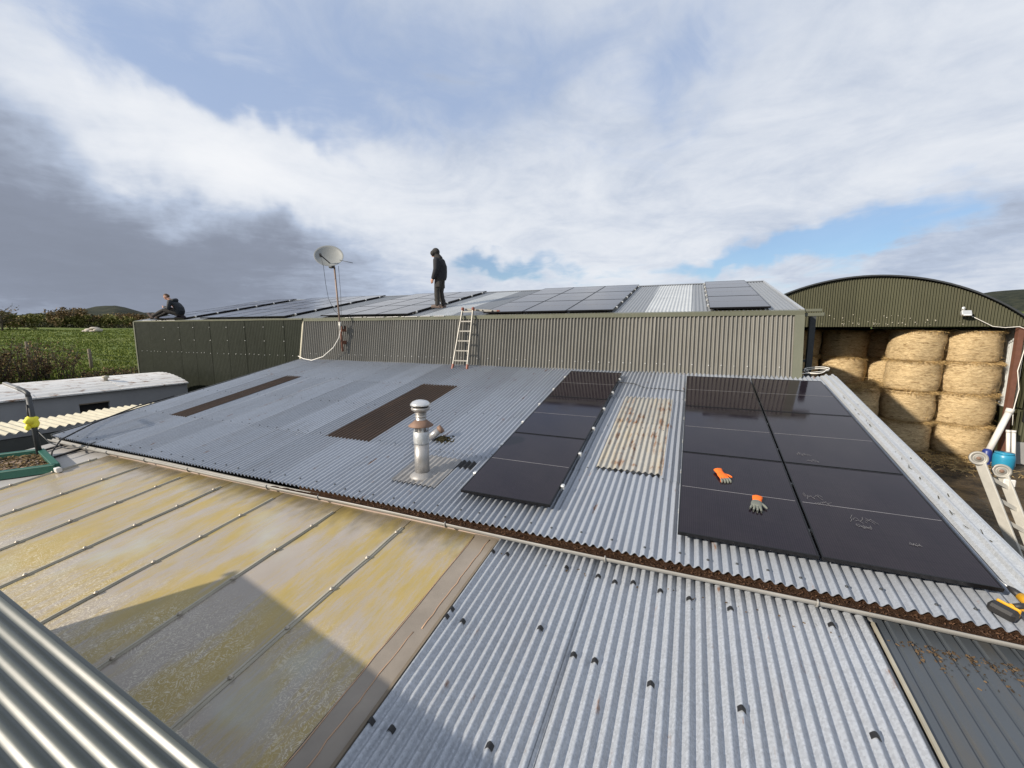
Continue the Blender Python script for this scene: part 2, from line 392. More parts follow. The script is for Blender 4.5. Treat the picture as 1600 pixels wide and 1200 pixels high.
M['steel_dark'] = mat_plain('dark_steel', (0.045, 0.05, 0.055), 0.55, 0.2, 0.2, 5)
M['steel_rust'] = mat_plain('rust_red_steel', (0.13, 0.055, 0.035), 0.75, 0.1, 0.4, 6, 0.3)
M['pole_steel'] = mat_plain('pole_steel', (0.23, 0.17, 0.14), 0.6, 0.3, 0.5, 4, 0.2)
M['dish'] = mat_plain('dish_grey', (0.24, 0.25, 0.245), 0.45, 0.1, 0.2, 4)
M['white_cable'] = mat_plain('white_cable', (0.72, 0.70, 0.65), 0.5, 0, 0.15, 10, 0)
M['pipe_white'] = mat_plain('white_pipe', (0.60, 0.585, 0.56), 0.45, 0, 0.2, 5)
M['yellow'] = mat_plain('yellow_cloth', (0.75, 0.68, 0.05), 0.7, 0, 0.3, 15, 0.3)
M['green_wood'] = mat_plain('green_painted_wood', (0.010, 0.085, 0.060), 0.5, 0, 0.3, 6)
M['straw'] = mat_straw('straw')
M['straw_loose'] = mat_leaf('loose_straw', (0.22, 0.14, 0.055), (0.60, 0.43, 0.20))
M['timber_post'] = mat_plain('weathered_post', (0.16, 0.13, 0.095), 0.9, 0, 0.35, 6, 0.5)
M['blue'] = mat_plain('blue_drum', (0.02, 0.22, 0.36), 0.35, 0, 0.2, 5)
M['blue_dark'] = mat_plain('dark_blue_plastic', (0.015, 0.03, 0.16), 0.4, 0, 0.2, 5)
M['stone'] = mat_plain('pale_stone', (0.42, 0.38, 0.33), 0.9, 0, 0.3, 2, 0.5)
M['bark'] = mat_plain('bark', (0.055, 0.045, 0.035), 0.9, 0, 0.3, 8, 0.5)
M['grass'] = mat_grass()
M['hill'] = mat_hill()
M['leaf_a'] = mat_leaf('olive_leaves', (0.075, 0.085, 0.022), (0.18, 0.165, 0.050))
M['leaf_b'] = mat_leaf('brown_leaves', (0.085, 0.060, 0.028), (0.20, 0.135, 0.060))
M['leaf_c'] = mat_leaf('dark_leaves', (0.035, 0.042, 0.020), (0.095, 0.090, 0.040))
M['leaf_hedge'] = mat_leaf('hedge_leaves', (0.070, 0.036, 0.024), (0.24, 0.17, 0.07))
M['litter_dark'] = mat_leaf('gutter_litter', (0.02, 0.011, 0.007), (0.105, 0.055, 0.030))
M['litter'] = mat_leaf('litter', (0.035, 0.024, 0.015), (0.13, 0.085, 0.045))
M['blade'] = mat_leaf('grass_blades', (0.06, 0.095, 0.014), (0.17, 0.20, 0.035))
M['skin'] = mat_plain('skin', (0.45, 0.25, 0.18), 0.55, 0, 0.1, 12, 0.05)
M['hair'] = mat_plain('brown_hair', (0.075, 0.04, 0.02), 0.7, 0, 0.4, 60, 0.4)
M['jacket_black'] = mat_plain('black_jacket', (0.009, 0.0095, 0.014), 0.8, 0, 0.4, 9, 0.5, 0.02)
M['jacket_navy'] = mat_plain('navy_jacket', (0.008, 0.012, 0.018), 0.7, 0, 0.4, 9, 0.5, 0.02)
M['trousers'] = mat_plain('work_trousers', (0.024, 0.022, 0.021), 0.85, 0, 0.55, 9, 0.5, 0.02)
M['boot'] = mat_plain('tan_boot', (0.12, 0.085, 0.07), 0.7, 0, 0.3, 15, 0.3)
M['orange'] = mat_plain('orange_knit', (0.75, 0.14, 0.012), 0.8, 0, 0.2, 30, 0.5)
M['glove_grey'] = mat_plain('grey_latex', (0.13, 0.14, 0.12), 0.7, 0, 0.3, 20, 0.3)
M['glove_dark'] = mat_plain('dark_latex', (0.02, 0.022, 0.02), 0.6, 0, 0.3, 20, 0.3)
M['tool_yellow'] = mat_plain('tool_yellow', (0.60, 0.31, 0.015), 0.45, 0, 0.15, 15, 0)
M['tool_black'] = mat_plain('tool_black', (0.018, 0.017, 0.017), 0.55, 0, 0.25, 15, 0.1)
M['chrome'] = mat_plain('flue_steel', (0.36, 0.35, 0.34), 0.42, 0.6, 0.5, 6, 0.1)
M['cowl'] = mat_plain('bright_cowl', (0.66, 0.66, 0.66), 0.25, 0.7, 0.1, 6, 0)
M['rust_collar'] = mat_plain('rusty_collar', (0.20, 0.125, 0.09), 0.7, 0.2, 0.35, 10, 0.3)
M['lead'] = mat_plain('lead_flashing', (0.27, 0.265, 0.26), 0.5, 0.3, 0.3, 7, 0.3)
M['chalk'] = mat_plain('chalk_mark', (0.14, 0.135, 0.14), 0.9, 0, 0.5, 40, 0)
M['red_tip'] = mat_plain('red_rubber', (0.22, 0.065, 0.04), 0.6, 0, 0.2, 20, 0)
M['lamp_glass'] = mat_plain('lamp_glass', (0.75, 0.76, 0.78), 0.15, 0.3, 0.05, 10, 0)

# ------------------------------------------------------------------ building helpers
class MB:
    """collects shapes, builds ONE mesh object"""
    def __init__(s): s.v = []; s.f = []; s.sm = []
    def add(s, vs, fs, smooth=False):
        k = len(s.v); s.v += [tuple(v) for v in vs]; s.f += [tuple(i + k for i in f) for f in fs]; s.sm += [smooth] * len(fs); return s
    def box(s, c, size, rot=None, bev=0.0):
        hx, hy, hz = size[0] / 2, size[1] / 2, size[2] / 2
        c = Vector(c)
        b = min(bev, hx * .9, hy * .9, hz * .9)
        if b > 0:
            pts = []
            for z in (-1, 1):
                for q in range(3):
                    pass
            bm = bmesh.new(); bmesh.ops.create_cube(bm, size=1)
            for v in bm.verts: v.co = Vector((v.co.x * size[0], v.co.y * size[1], v.co.z * size[2]))
            bmesh.ops.bevel(bm, geom=list(bm.edges), offset=b, segments=1, affect='EDGES', profile=.5)
            bm.verts.index_update()
            vs = [(rot @ v.co if rot else v.co) + c for v in bm.verts]; fs = [[v.index for v in f.verts] for f in bm.faces]
            bm.free(); return s.add(vs, fs)
        vs = [Vector((x, y, z)) for x in (-hx, hx) for y in (-hy, hy) for z in (-hz, hz)]
        if rot: vs = [rot @ v for v in vs]
        return s.add([v + c for v in vs], [(0, 1, 3, 2), (4, 6, 7, 5), (0, 4, 5, 1), (2, 3, 7, 6), (0, 2, 6, 4), (1, 5, 7, 3)])
    def bar(s, a, b, w, h=None, up=(0, 0, 1), bev=0.0):
        """box beam from a to b, w wide, h high"""
        a, b = Vector(a), Vector(b); h = h or w
        d = (b - a); L = d.length; d.normalize()
        up = Vector(up)
        if abs(d.dot(up)) > 0.98: up = Vector((0, 1, 0)) if abs(d.y) < 0.9 else Vector((1, 0, 0))
        x = d.cross(up).normalized(); z = x.cross(d)
        return s.box((a + b) / 2, (w, L, h), Matrix((x, d, z)).transposed(), bev)
    def tube(s, pts, r, seg=8, caps=True):
        pts = [Vector(p) for p in pts]; rs = r if isinstance(r, (list, tuple)) else [r] * len(pts)
        n = len(pts); vs = []; prev = None
        for i, p in enumerate(pts):
            d = (pts[min(i + 1, n - 1)] - pts[max(i - 1, 0)]).normalized()
            if prev is None:
                a = d.cross(Vector((0, 0, 1)))
                if a.length < 0.05: a = d.cross(Vector((0, 1, 0)))
            else: a = prev - d * prev.dot(d)
            a.normalize(); prev = a; b = d.cross(a)
            for k in range(seg):
                t = 2 * math.pi * k / seg
                vs.append(p + (a * math.cos(t) + b * math.sin(t)) * rs[i])
        fs = [(i * seg + k, i * seg + (k + 1) % seg, (i + 1) * seg + (k + 1) % seg, (i + 1) * seg + k) for i in range(n - 1) for k in range(seg)]
        s.add(vs, fs, True)
        if caps:
            k0 = len(s.v) - n * seg
            s.f.append(tuple(k0 + k for k in reversed(range(seg)))); s.f.append(tuple(k0 + (n - 1) * seg + k for k in range(seg))); s.sm += [False, False]
        return s
    def lathe(s, prof, c=(0, 0, 0), seg=24, axis=None, jit=None):
        """prof: (radius, height) list about +Z, or about axis"""
        c = Vector(c); rot = axis and Vector((0, 0, 1)).rotation_difference(Vector(axis)).to_matrix()
        vs = []
        for r, z in prof:
            for k in range(seg):
                t = 2 * math.pi * k / seg
                q = Vector((r * math.cos(t), r * math.sin(t), z))
                if jit: q = jit(q)
                vs.append((rot @ q if rot else q) + c)
        fs = [(i * seg + k, i * seg + (k + 1) % seg, (i + 1) * seg + (k + 1) % seg, (i + 1) * seg + k) for i in range(len(prof) - 1) for k in range(seg)]
        s.add(vs, fs, True)
        k0 = len(s.v) - len(prof) * seg
        if prof[0][0] > 1e-4: s.f.append(tuple(k0 + k for k in reversed(range(seg)))); s.sm.append(False)
        if prof[-1][0] > 1e-4: s.f.append(tuple(k0 + (len(prof) - 1) * seg + k for k in range(seg))); s.sm.append(False)
        return s
    def build(s, name, mat, parent=None, **tags):
        me = bpy.data.meshes.new(name); me.from_pydata(s.v, [], s.f)
        me.polygons.foreach_set('use_smooth', s.sm)
        me.materials.append(mat); me.update()
        return link(name, me, parent, **tags)

def link(name, data, parent=None, **tags):
    o = bpy.data.objects.new(name, data); C.objects.link(o)
    if parent is not None:
        o.parent = parent
        o.matrix_parent_inverse = WORLD.get(parent.name, Matrix()).inverted()
        WORLD[o.name] = Matrix()
    for k, v in tags.items():
        if v: o[k] = v
    return o
WORLD = {}
def thing(name, label, cat, loc=(0, 0, 0), group=None, rot=None):
    """Empty at the base of a thing; with world=True shapes its parts are written in world coordinates"""
    o = bpy.data.objects.new(name, None); C.objects.link(o)
    o.empty_display_size = 0.2
    o.location = loc
    m = Matrix.Translation(Vector(loc))
    if rot is not None: o.rotation_euler = rot.to_euler(); m = m @ rot.to_4x4()
    WORLD[o.name] = m
    o['label'] = label; o['category'] = cat
    if group: o['group'] = group
    return o
def local(parent): WORLD[parent.name] = Matrix()              # parts of this thing are written in its own coordinates
def copy_thing(src, loc, label, group=None):
    r = src.copy(); C.objects.link(r); r.location = loc; r['label'] = label
    if group: r['group'] = group
    for ch in list(src.children):
        c = ch.copy(); C.objects.link(c); c.parent = r; c.matrix_parent_inverse = ch.matrix_parent_inverse.copy()
        for g in list(ch.children):
            k = g.copy(); C.objects.link(k); k.parent = c; k.matrix_parent_inverse = g.matrix_parent_inverse.copy()
    return r
def struct(o): o['kind'] = 'structure'; return o
def stuff(o): o['kind'] = 'stuff'; return o

class Plane:
    """frame of a roof or wall: u across the corrugations, v along them, n outwards"""
    def __init__(s, o, u, v):
        s.o, s.u, s.v = Vector(o), Vector(u).normalized(), Vector(v).normalized(); s.n = s.u.cross(s.v).normalized()
    def p(s, u, v, h=0.0): return s.o + s.u * u + s.v * v + s.n * h
    def rot(s): return Matrix((s.u, s.v, s.n)).transposed()

def corr(pl, u0, u1, v0, v1, pitch=0.0765, amp=0.0175, phase=0.0, lift=0.0, seg=8, sag=0.0, rows=None, v1f=None):
    """one corrugated sheet with turned-down edges, waves running along v"""
    n = max(2, int(round((u1 - u0) / pitch * seg))); m = MB(); vs = []
    rows = rows or [k / 6 for k in range(7)]
    sk = random.uniform(-.0035, .0035)
    def pt(u, v, dh=0.0):
        e = min(1.0, max(0.0, (u - (u1 - 0.05)) / 0.05)) * 0.0022
        w = noise.noise((u * 1.7, v * .8, 11.3)) * .0045 + noise.noise((u * 6, v * 2.2, 2.7)) * .0016
        return pl.p(u + sk * (v - v0) + .004 * noise.noise((u * .9, v * .7, 5.1)), v, amp * math.cos(2 * math.pi * (u - phase) / pitch) + lift + e + dh + w * (1 if amp > 0 else -1))
    us = [u0 + (u1 - u0) * i / n for i in range(n + 1)]
    for r in rows:
        for u in us:
            top = v1f(u) if v1f else v1
            vs.append(pt(u, v0 + (top - v0) * r))
    w = n + 1
    fs = [(j * w + i, j * w + i + 1, (j + 1) * w + i + 1, (j + 1) * w + i) for j in range(len(rows) - 1) for i in range(n)]
    m.add(vs, fs, True)
    T = -0.0035
    m.add([pt(u, v0) for u in us] + [pt(u, v0, T) for u in us], [(i + 1, i, w + i, w + i + 1) for i in range(n)])
    m.add([pt(u, v1f(u) if v1f else v1) for u in us] + [pt(u, v1f(u) if v1f else v1, T) for u in us], [(i, i + 1, w + i + 1, w + i) for i in range(n)])
    t0, t1 = (v1f(u0), v1f(u1)) if v1f else (v1, v1)
    m.add([pt(u0, v0), pt(u0, t0), pt(u0, t0, T), pt(u0, v0, T)], [(0, 1, 2, 3)])
    m.add([pt(u1, v0), pt(u1, t1), pt(u1, t1, T), pt(u1, v0, T)], [(3, 2, 1, 0)])
    return m
def ribbed(pl, u0, u1, v0, v1, pitch=0.1, groove=0.018, depth=0.012, lift=0.0):
    """flat pans parted by narrow grooves"""
    us = []; u = u0
    while u < u1 - 0.001:
        for a, h in ((0, 0), (pitch - groove * 1.6, 0), (pitch - groove * 1.2, -depth), (pitch - groove * 0.4, -depth)):
            if u + a < u1: us.append((u + a, h))
        u += pitch
    us.append((u1, 0))
    vs = [pl.p(a, v, h + lift) for v in (v0, v1) for a, h in us]; w = len(us)
    m = MB().add(vs, [(i, i + 1, w + i + 1, w + i) for i in range(w - 1)])
    m.add([pl.p(a, v0, h + lift) for a, h in us] + [pl.p(a, v0, h + lift - .004) for a, h in us], [(i + 1, i, w + i, w + i + 1) for i in range(w - 1)])
    return m

GZ = -4.45
T1, T2, TS = math.tan(R(11.1)), math.tan(R(7.15)), 0.21
H1, H2 = 2.78, 2.681
def plane_roof(h, t): return Plane((0, 0, -h), (1, 0, 0), (0, 1, t))
c1, c2, cs = math.cos(R(11.1)), math.cos(R(7.15)), math.cos(math.atan(TS))
ROOF, LOW = plane_roof(H1, T1), plane_roof(H2, T2)
SHED = Plane((0, 9.75, 0.405), (1, 0, 0), (0, 1, TS))
V1 = lambda y: y / c1
V2 = lambda y: y / c2
VS = lambda y: (y - 9.75) / cs

# ------------------------------------------------------------------ ground and hills
def smooth(a, b, x):
    t = min(1, max(0, (x - a) / (b - a))); return t * t * (3 - 2 * t)
def ground(x, y):
    r = math.hypot(x, y)
    left = smooth(-17, -33, x) * 2.1
    ang = smooth(-0.45, -0.75, x / (r + 1e-6))                 # the pasture lies to the left
    rise = max(0, min(r, 150) - 36) * 0.0275 * ang - max(0, r - 150) * 0.02 * ang
    z = GZ + left + rise
    z += noise.noise((x * 0.06, y * 0.06, 0)) * 0.35 * smooth(22, 45, r) + noise.noise((x * 0.35, y * 0.35, 3)) * 0.07 * smooth(10, 20, r)
    return z
def build_ground():
    vs = [(0, 0, GZ)]; fs = []
    rad = [1.5 * 1.062 ** i for i in range(118)]
    A = 220
    for r in rad:
        for k in range(A):
            a = 2 * math.pi * k / A; x, y = r * math.cos(a), r * math.sin(a)
            vs.append((x, y, ground(x, y)))
    for k in range(A): fs.append((0, 1 + k, 1 + (k + 1) % A))
    for i in range(len(rad) - 1):
        for k in range(A):
            a, b = 1 + i * A + k, 1 + i * A + (k + 1) % A
            fs.append((a, a + A, b + A, b))
    struct(MB().add(vs, fs, True).build('ground', M['grass']))
build_ground()
def build_hills():
    prof = [(-180, 30), (-100, 34), (-80, 26), (-73, 22), (-72, 23), (-69, 29), (-66.5, 35), (-64, 26), (-60, 17), (-50, 18), (-30, 22), (0, 30), (18, 36), (24, 45), (27, 49), (30, 51), (36, 48), (50, 46), (90, 40), (140, 30), (180, 30)]
    def top(a):
        for (a0, h0), (a1, h1) in zip(prof, prof[1:]):
            if a0 <= a <= a1: return h0 + (h1 - h0) * smooth(a0, a1, a)
    vs = []; fs = []; A = 520; rows = 16
    for j in range(rows):
        r = 420 + 420 * j / (rows - 1); f = j / (rows - 1)
        for k in range(A):
            a = -180 + 360 * k / A
            n = noise.noise((math.cos(R(a)) * 9, math.sin(R(a)) * 9, f)) * 5 + noise.noise((math.cos(R(a)) * 60, math.sin(R(a)) * 60, f * 4)) * 2.2
            z = -7 + (top(a) + 7) * smooth(0.0, 0.92, f) + n * f
            vs.append((r * math.sin(R(a)), r * math.cos(R(a)), z))
    for j in range(rows - 1):
        for k in range(A):
            a, b = j * A + k, j * A + (k + 1) % A
            fs.append((a, a + A, b + A, b))
    struct(MB().add(vs, fs, True).build('hills', M['hill']))
build_hills()

# ------------------------------------------------------------------ the long lean-to with the solar panels
XL, XR = -11.42, 2.36
YE = 3.74                                                     # eave
lean = thing('lean_to_building', 'long low farm building with corrugated galvanised lean-to roof carrying the black panels', 'building', (-4.5, 6.5, GZ))
def lean_roof():
    cover = (XR - XL) / 18
    ROWS = ((YE, 5.16, 0.0), (5.08, 7.90, 0.004), (7.82, 9.62, 0.008))
    special = {}
    bands = [(-10.02, -9.50, 'brown'), (-5.62, -4.70, 'brown'), (-1.06, -0.25, 'rusty')]
    edges = sorted([XL + i * cover for i in range(19)])
    for ri, (ya, yb, lf) in enumerate(ROWS):
        cuts = list(edges)
        if ri == 1:
            for a, b, k in bands:
                cuts = [c for c in cuts if c < a - 0.12 or c > b + 0.12] + [a, b]
            cuts.sort()
        for i, (a, b) in enumerate(zip(cuts, cuts[1:])):
            kind = next((k for x0, x1, k in bands if ri == 1 and abs(a - x0) < .01), None)
            l = lf + (i % 2) * 0.0012
            if kind == 'brown':
                corr(ROOF, a, b + .03, V1(ya), V1(yb), lift=l + .004, phase=0.02).build('rooflight_sheet', M['brown_light'], lean, label='dark brown dirty rooflight sheet')
            elif kind == 'rusty':
                corr(ROOF, a, b + .03, V1(5.20), V1(6.78), lift=.016, pitch=0.073, amp=.013, phase=0.02, seg=10).build('rusty_sheet', M['rusty'], lean, label='rust streaked cream patch sheet')
                corr(ROOF, a, b + .03, V1(6.70), V1(7.86), lift=.021, pitch=0.073, amp=.013, phase=0.02, seg=10).build('rusty_sheet', M['rusty'], lean, label='rust streaked cream patch sheet')
            else:
                corr(ROOF, a, min(b + .05, XR + .02), V1(ya), V1(yb), lift=l, phase=0.02).build('roof_sheet', M['galv_roof'], lean)
    # fixing screws, three rows
    m = MB()
    for y in (3.86, 5.12, 6.5, 7.86, 9.2):
        x = XL + 0.1
        while x < XR - .1:
            k = round((x - 0.02) / 0.0765) * 0.0765 + 0.02
            q = ROOF.p(k, V1(y + random.uniform(-.03, .03)), 0.018)
            m.lathe([(0.013, 0), (0.012, 0.004), (0.006, 0.005), (0.005, 0.010), (0.0, 0.011)], q, 7, ROOF.n)
            x += random.choice((0.23, 0.306, 0.306))
    stuff(m.build('roof_screws', M['steel_dark'], lean))
    # dark hole of a removed rooflight beside the flue
    corr(ROOF, -3.02, -2.60, V1(4.72), V1(4.90), lift=.012, phase=0.02).build('rooflight_sheet', M['black'], lean, label='small black patch beside the flue')
    # verge flashing along the right-hand edge
    prof = [(XR - .02, .012), (XR, .040), (XR + .05, .046), (XR + .065, .078), (XR + .085, .078), (XR + .10, .046), (XR + .15, .050), (XR + .165, .080), (XR + .185, .080), (XR + .20, .046), (XR + .24, .040), (XR + .25, -.12)]
    vs = [ROOF.p(u, v, h + .004 * noise.noise((v * 1.3, u * 3, 0))) for v in [V1(3.70) + (V1(9.60) - V1(3.70)) * i / 24 for i in range(25)] for u, h in prof]
    w = len(prof)
    MB().add(vs, [(j * w + i, j * w + i + 1, (j + 1) * w + i + 1, (j + 1) * w + i) for j in range(24) for i in range(w - 1)]).build('verge_flashing', M['galv_new'], lean)
    m = MB(); rnd = random.Random(17)
    for k in range(26):
        y = rnd.choice((rnd.uniform(3.9, 9.4), rnd.gauss(5.0, .25), rnd.gauss(6.1, .3), rnd.gauss(7.6, .3)))
        p = ROOF.p(XR + rnd.choice((.03, .04, .125)) + rnd.gauss(0, .006), V1(y), .0515)
        d = (ROOF.u * rnd.gauss(0, .4) + ROOF.v).normalized() * rnd.uniform(.01, .04); q = d.cross(ROOF.n).normalized() * rnd.uniform(.002, .006)
        m.add([p - d - q, p + d - q, p + d + q, p - d + q], [(0, 1, 2, 3)])
    stuff(m.build('flashing_dirt', M['moss'], lean))
    MB().box(ROOF.p(XR - .005, V1(3.95), .075), (.07, .09, .05), ROOF.rot(), .008).build('end_cap', M['alu'], lean)
    # left verge capping
    MB().bar(ROOF.p(XL - .01, V1(YE), .0), ROOF.p(XL - .01, V1(9.6), .0), .04, .06, ROOF.n).build('verge_board', M['steel_dark'], lean)
    # walls below
    MB().box((XR + .12, 6.65, (GZ - 1.9) / 2 - .05), (.12, 5.75, -1.95 - GZ)).build('wall', M['block'], lean)
    MB().box((XL + .1, 6.65, (GZ - 1.95) / 2 - .05), (.12, 5.75, -2.0 - GZ)).build('wall', M['block'], lean)
    MB().box(((XL + XR) / 2, 3.86, (GZ - 2.2) / 2), (XR - XL - .2, .12, -2.25 - GZ)).build('wall', M['block'], lean)
    MB().box((-5.6, 3.785, -2.235), (7.7, .025, .13)).build('fascia_board', M['fascia'], lean)
lean_roof()

# gutter
gut = thing('gutter', 'long pale grey gutter below the lean-to eave, filled with brown dirt towards the right', 'gutter', (-4.4, 3.66, -2.16))
def gutter():
    x0, x1 = -11.45, 4.6; yc, r = 3.712, 0.056
    def zc(x): return -2.092 - 0.002 * x * 0 + 0.006 * math.sin(x * 1.4)
    ang = [math.pi + math.pi * .9 * k / 8 for k in range(9)]
    xs = [x0 + (x1 - x0) * i / 60 for i in range(61)]
    vs = []
    for x in xs:
        for a in ang: vs.append((x, yc + r * math.cos(a), zc(x) + r * math.sin(a)))
        for a in reversed(ang): vs.append((x, yc + (r - .006) * math.cos(a), zc(x) + (r - .006) * math.sin(a) + .002))
    w = 18
    m = MB().add(vs, [(j * w + (i + 1) % w, j * w + i, (j + 1) * w + i, (j + 1) * w + (i + 1) % w) for j in range(60) for i in range(w)], True)
    m.build('trough', M['pvc'], gut)
    # dirt lying in it
    xs = [-5.2 + (x1 + 5.2) * i / 240 for i in range(241)]; vs = []
    for x in xs:
        f = smooth(-5.2, -3.2, x)
        for k, y in enumerate((-.048, -.02, .018, .058)):
            vs.append((x, yc + y, zc(x) - .028 + f * (.022 + (.012 if k == 3 else 0)) + noise.noise((x * 9, y * 60, 1)) * .012 + noise.noise((x * 31, y * 90, 4)) * .006))
    MB().add(vs, [(j * 4 + i, (j + 1) * 4 + i, (j + 1) * 4 + i + 1, j * 4 + i + 1) for j in range(240) for i in range(3)], True).build('gutter_dirt', M['debris'], gut)
    # rust brown boards behind, below the sheet ends
    MB().box((-.6, 3.772, -2.085), (8.2, .006, .05)).build('eave_board', M['debris'], gut)
    m = MB(); rnd = random.Random(31)
    for k in range(3200):
        x = rnd.uniform(-3.8, x1); y = yc + rnd.uniform(-.045, .05); p = Vector((x, y, zc(x) + .004 + rnd.random() * .012))
        d = Vector((rnd.gauss(0, 1), rnd.gauss(0, .7), rnd.gauss(0, .5))).normalized() * rnd.uniform(.003, .015); q = d.cross(Vector((rnd.gauss(0, .5), rnd.gauss(0, .5), 1))).normalized() * rnd.uniform(.001, .005)
        m.add([p - d - q, p + d - q * .6, p + d * .7 + q, p - d * .5 + q], [(0, 1, 2, 3)])
    stuff(m.build('leaf_litter', M['litter_dark'], gut))
    for x in (-9.25, -8.1, -6.95, -5.2, -4.25, -2.36, -.62, 1.02, 2.6):
        m = MB()
        pts = [(x, yc + (r + .006) * math.cos(a), zc(x) + (r + .006) * math.sin(a)) for a in [math.pi + math.pi * .55 * k / 8 for k in range(9)]]
        m.tube([(x, yc - r + .014, zc(x) + .012)] + pts, .008, 6)
        m.build('bracket', M['pvc'], gut)
    for x in (-7.6, -1.9, .62): MB().lathe([(r + .004, -.05), (r + .008, -.045), (r + .008, .045), (r + .004, .05)], (x, yc, zc(x) - .001), 20, (1, 0, 0), jit=lambda q: q).build('joint_sleeve', M['pvc'], gut) if False else None
gutter()

# ------------------------------------------------------------------ the lower roof: plastic sheets, spangled steel, slate grey steel
low = thing('lower_shed', 'low lean-to in front with algae stained plastic sheets beside bare corrugated steel', 'building', (-3.5, 2.2, GZ))
CAPS = [(-1.727, 3.548), (-1.573, 3.558), (-.962, 3.56), (-.648, 3.542), (-.495, 3.517), (-.341, 3.563), (-.117, 3.536), (.108, 3.523), (.403, 3.518), (-.962, 2.818), (-.653, 2.677), (-.498, 2.682), (-.122, 2.639), (.41, 2.667), (-1.72, 2.668), (-1.70, 2.751), (-1.566, 2.669), (-1.72, 1.781), (-1.569, 1.789), (-.954, 1.919), (1.092, 3.598), (1.097, 2.761), (-.35, 1.85), (.26, 1.83)]
def lower_roof():
    seams = [-9.43, -8.19, -7.03, -6.07, -5.00, -3.93, -2.89, -2.04]
    y0, y1 = 0.97, 3.80
    def flat(u0, u1, name, mat, lift=0.0, rib=0.006, **tags):
        nu, nv = 8, 14; vs = []
        for j in range(nv + 1):
            for i in range(nu + 1):
                u = u0 + (u1 - u0) * i / nu; v = V2(y0) + (V2(y1) - V2(y0)) * j / nv
                vs.append(LOW.p(u, v, lift + rib * noise.noise((u * 2.1, v * 1.4, 7)) ))
        w = nu + 1
        m = MB().add(vs, [(j * w + i, j * w + i + 1, (j + 1) * w + i + 1, (j + 1) * w + i) for j in range(nv) for i in range(nu)], True)
        m.add([LOW.p(u0, V2(y0), lift), LOW.p(u1, V2(y0), lift), LOW.p(u1, V2(y0), lift - .012), LOW.p(u0, V2(y0), lift - .012)], [(0, 3, 2, 1)])
        return m.build(name, mat, low, **tags)
    for a, b in zip(seams, seams[1:]): flat(a + .004, b - .004, 'plastic_sheet', M['poly'])
    flat(-10.28, seams[0] - .004, 'grey_sheet', M['grey_sheet'], -.006)
    flat(-11.6, -10.30, 'grey_sheet', M['grey_sheet'], -.016)
    for (xa, ya), (xb, yb) in (((-10.95, 3.35), (-11.05, 3.80)), ((-10.25, 3.05), (-10.35, 3.80))):
        MB().bar(LOW.p(xa, V2(ya - .6), .02), LOW.p(xb, V2(yb), .02), .055, .03, LOW.n).build('black_batten', M['black'], low)
    for i, x in enumerate(seams[:-1]):
        wdt = .020 if i != 6 else .030
        pts = [LOW.p(x - .006 + .012 * noise.noise((j * .7, i * 3.1, 0)), V2(y0 + (3.60 - y0) * j / 10), .0) for j in range(11)]
        prof = [(-wdt, .002), (-wdt * .75, .012), (-.010, .014), (-.008, .022), (.008, .022), (.010, .014), (wdt * .75, .012), (wdt, .002)]
        vs = [p + LOW.u * a + LOW.n * h for p in pts for a, h in prof]
        o = MB().add(vs, [(j * 8 + k, j * 8 + k + 1, (j + 1) * 8 + k + 1, (j + 1) * 8 + k) for j in range(10) for k in range(7)]).build('capping_strip', M['cap_strip'], low)
        m = MB(); y = 1.2 + (i % 3) * .12
        while y < 3.6:
            m.lathe([(.020, 0), (.019, .008), (.012, .010), (.010, .018), (0, .019)], LOW.p(x, V2(y), .018), 10, LOW.n); y += .46
        stuff(m.build('screws', M['screw'], o))
    # edge strip next to the steel sheets
    flat(-2.035, -1.745, 'edge_strip', M['brown_edge'], .006, .003)
    for x, a, b, w in ((-2.03, 1.0, 3.72, .009), (-1.85, 2.5, 3.72, .012), (-1.90, 1.4, 2.45, .009)):
        pts = [LOW.p(x + .015 * noise.noise((j * .9, x * 7, 2)), V2(a + (b - a) * j / 16), .007) for j in range(17)]
        MB().tube(pts, [w * .5 * (1 + .5 * noise.noise((j * 1.3, x, 5))) for j in range(17)], 6).build('sealant_line', M['copper'], low)
    MB().bar(LOW.p(-1.752, V2(y0), .012), LOW.p(-1.752, V2(3.72), .012), .022, .03, LOW.n).build('edge_batten', M['timber_post'], low)
    # spangled corrugated steel
    cuts = [-1.74, -1.235, -.716, -.06, .597, 1.372]
    for i, (a, b) in enumerate(zip(cuts, cuts[1:])):
        corr(LOW, a, b + (.03 if i < 4 else 0), V2(.60), V2(3.80), phase=-1.727, lift=.004 + (i % 2) * .0015, amp=.0175, seg=12).build('steel_sheet', M['galv_low'], low)
    for cx, cy in CAPS:
        k = round((cx + 1.727) / .0765) * .0765 - 1.727
        q = [(k + dx, .0175 * math.cos(2 * math.pi * dx / .0765) + .0095) for dx in (-.024, -.016, -.008, 0, .008, .016, .024)]
        vs = [LOW.p(u, V2(cy) + dv, h + (dh if h > 0 else 0)) for dv in (-.017, .017) for dh in (0, .006) for u, h in q]
        fs = []
        for d in range(6): fs += [(7 + d, 8 + d, 22 + d, 21 + d), (d + 1, d, 14 + d, 15 + d), (d, d + 1, 8 + d, 7 + d), (15 + d, 14 + d, 21 + d, 22 + d)]
        fs += [(0, 7, 21, 14), (6, 20, 27, 13)]
        MB().add(vs, fs).build('saddle_washer', M['black'], low)
    # timber trim and slate grey ribbed sheets
    MB().bar(LOW.p(1.385, V2(.6), .016), LOW.p(1.385, V2(3.72), .016), .018, .022, LOW.n).build('edge_batten', M['cap_strip'], low)
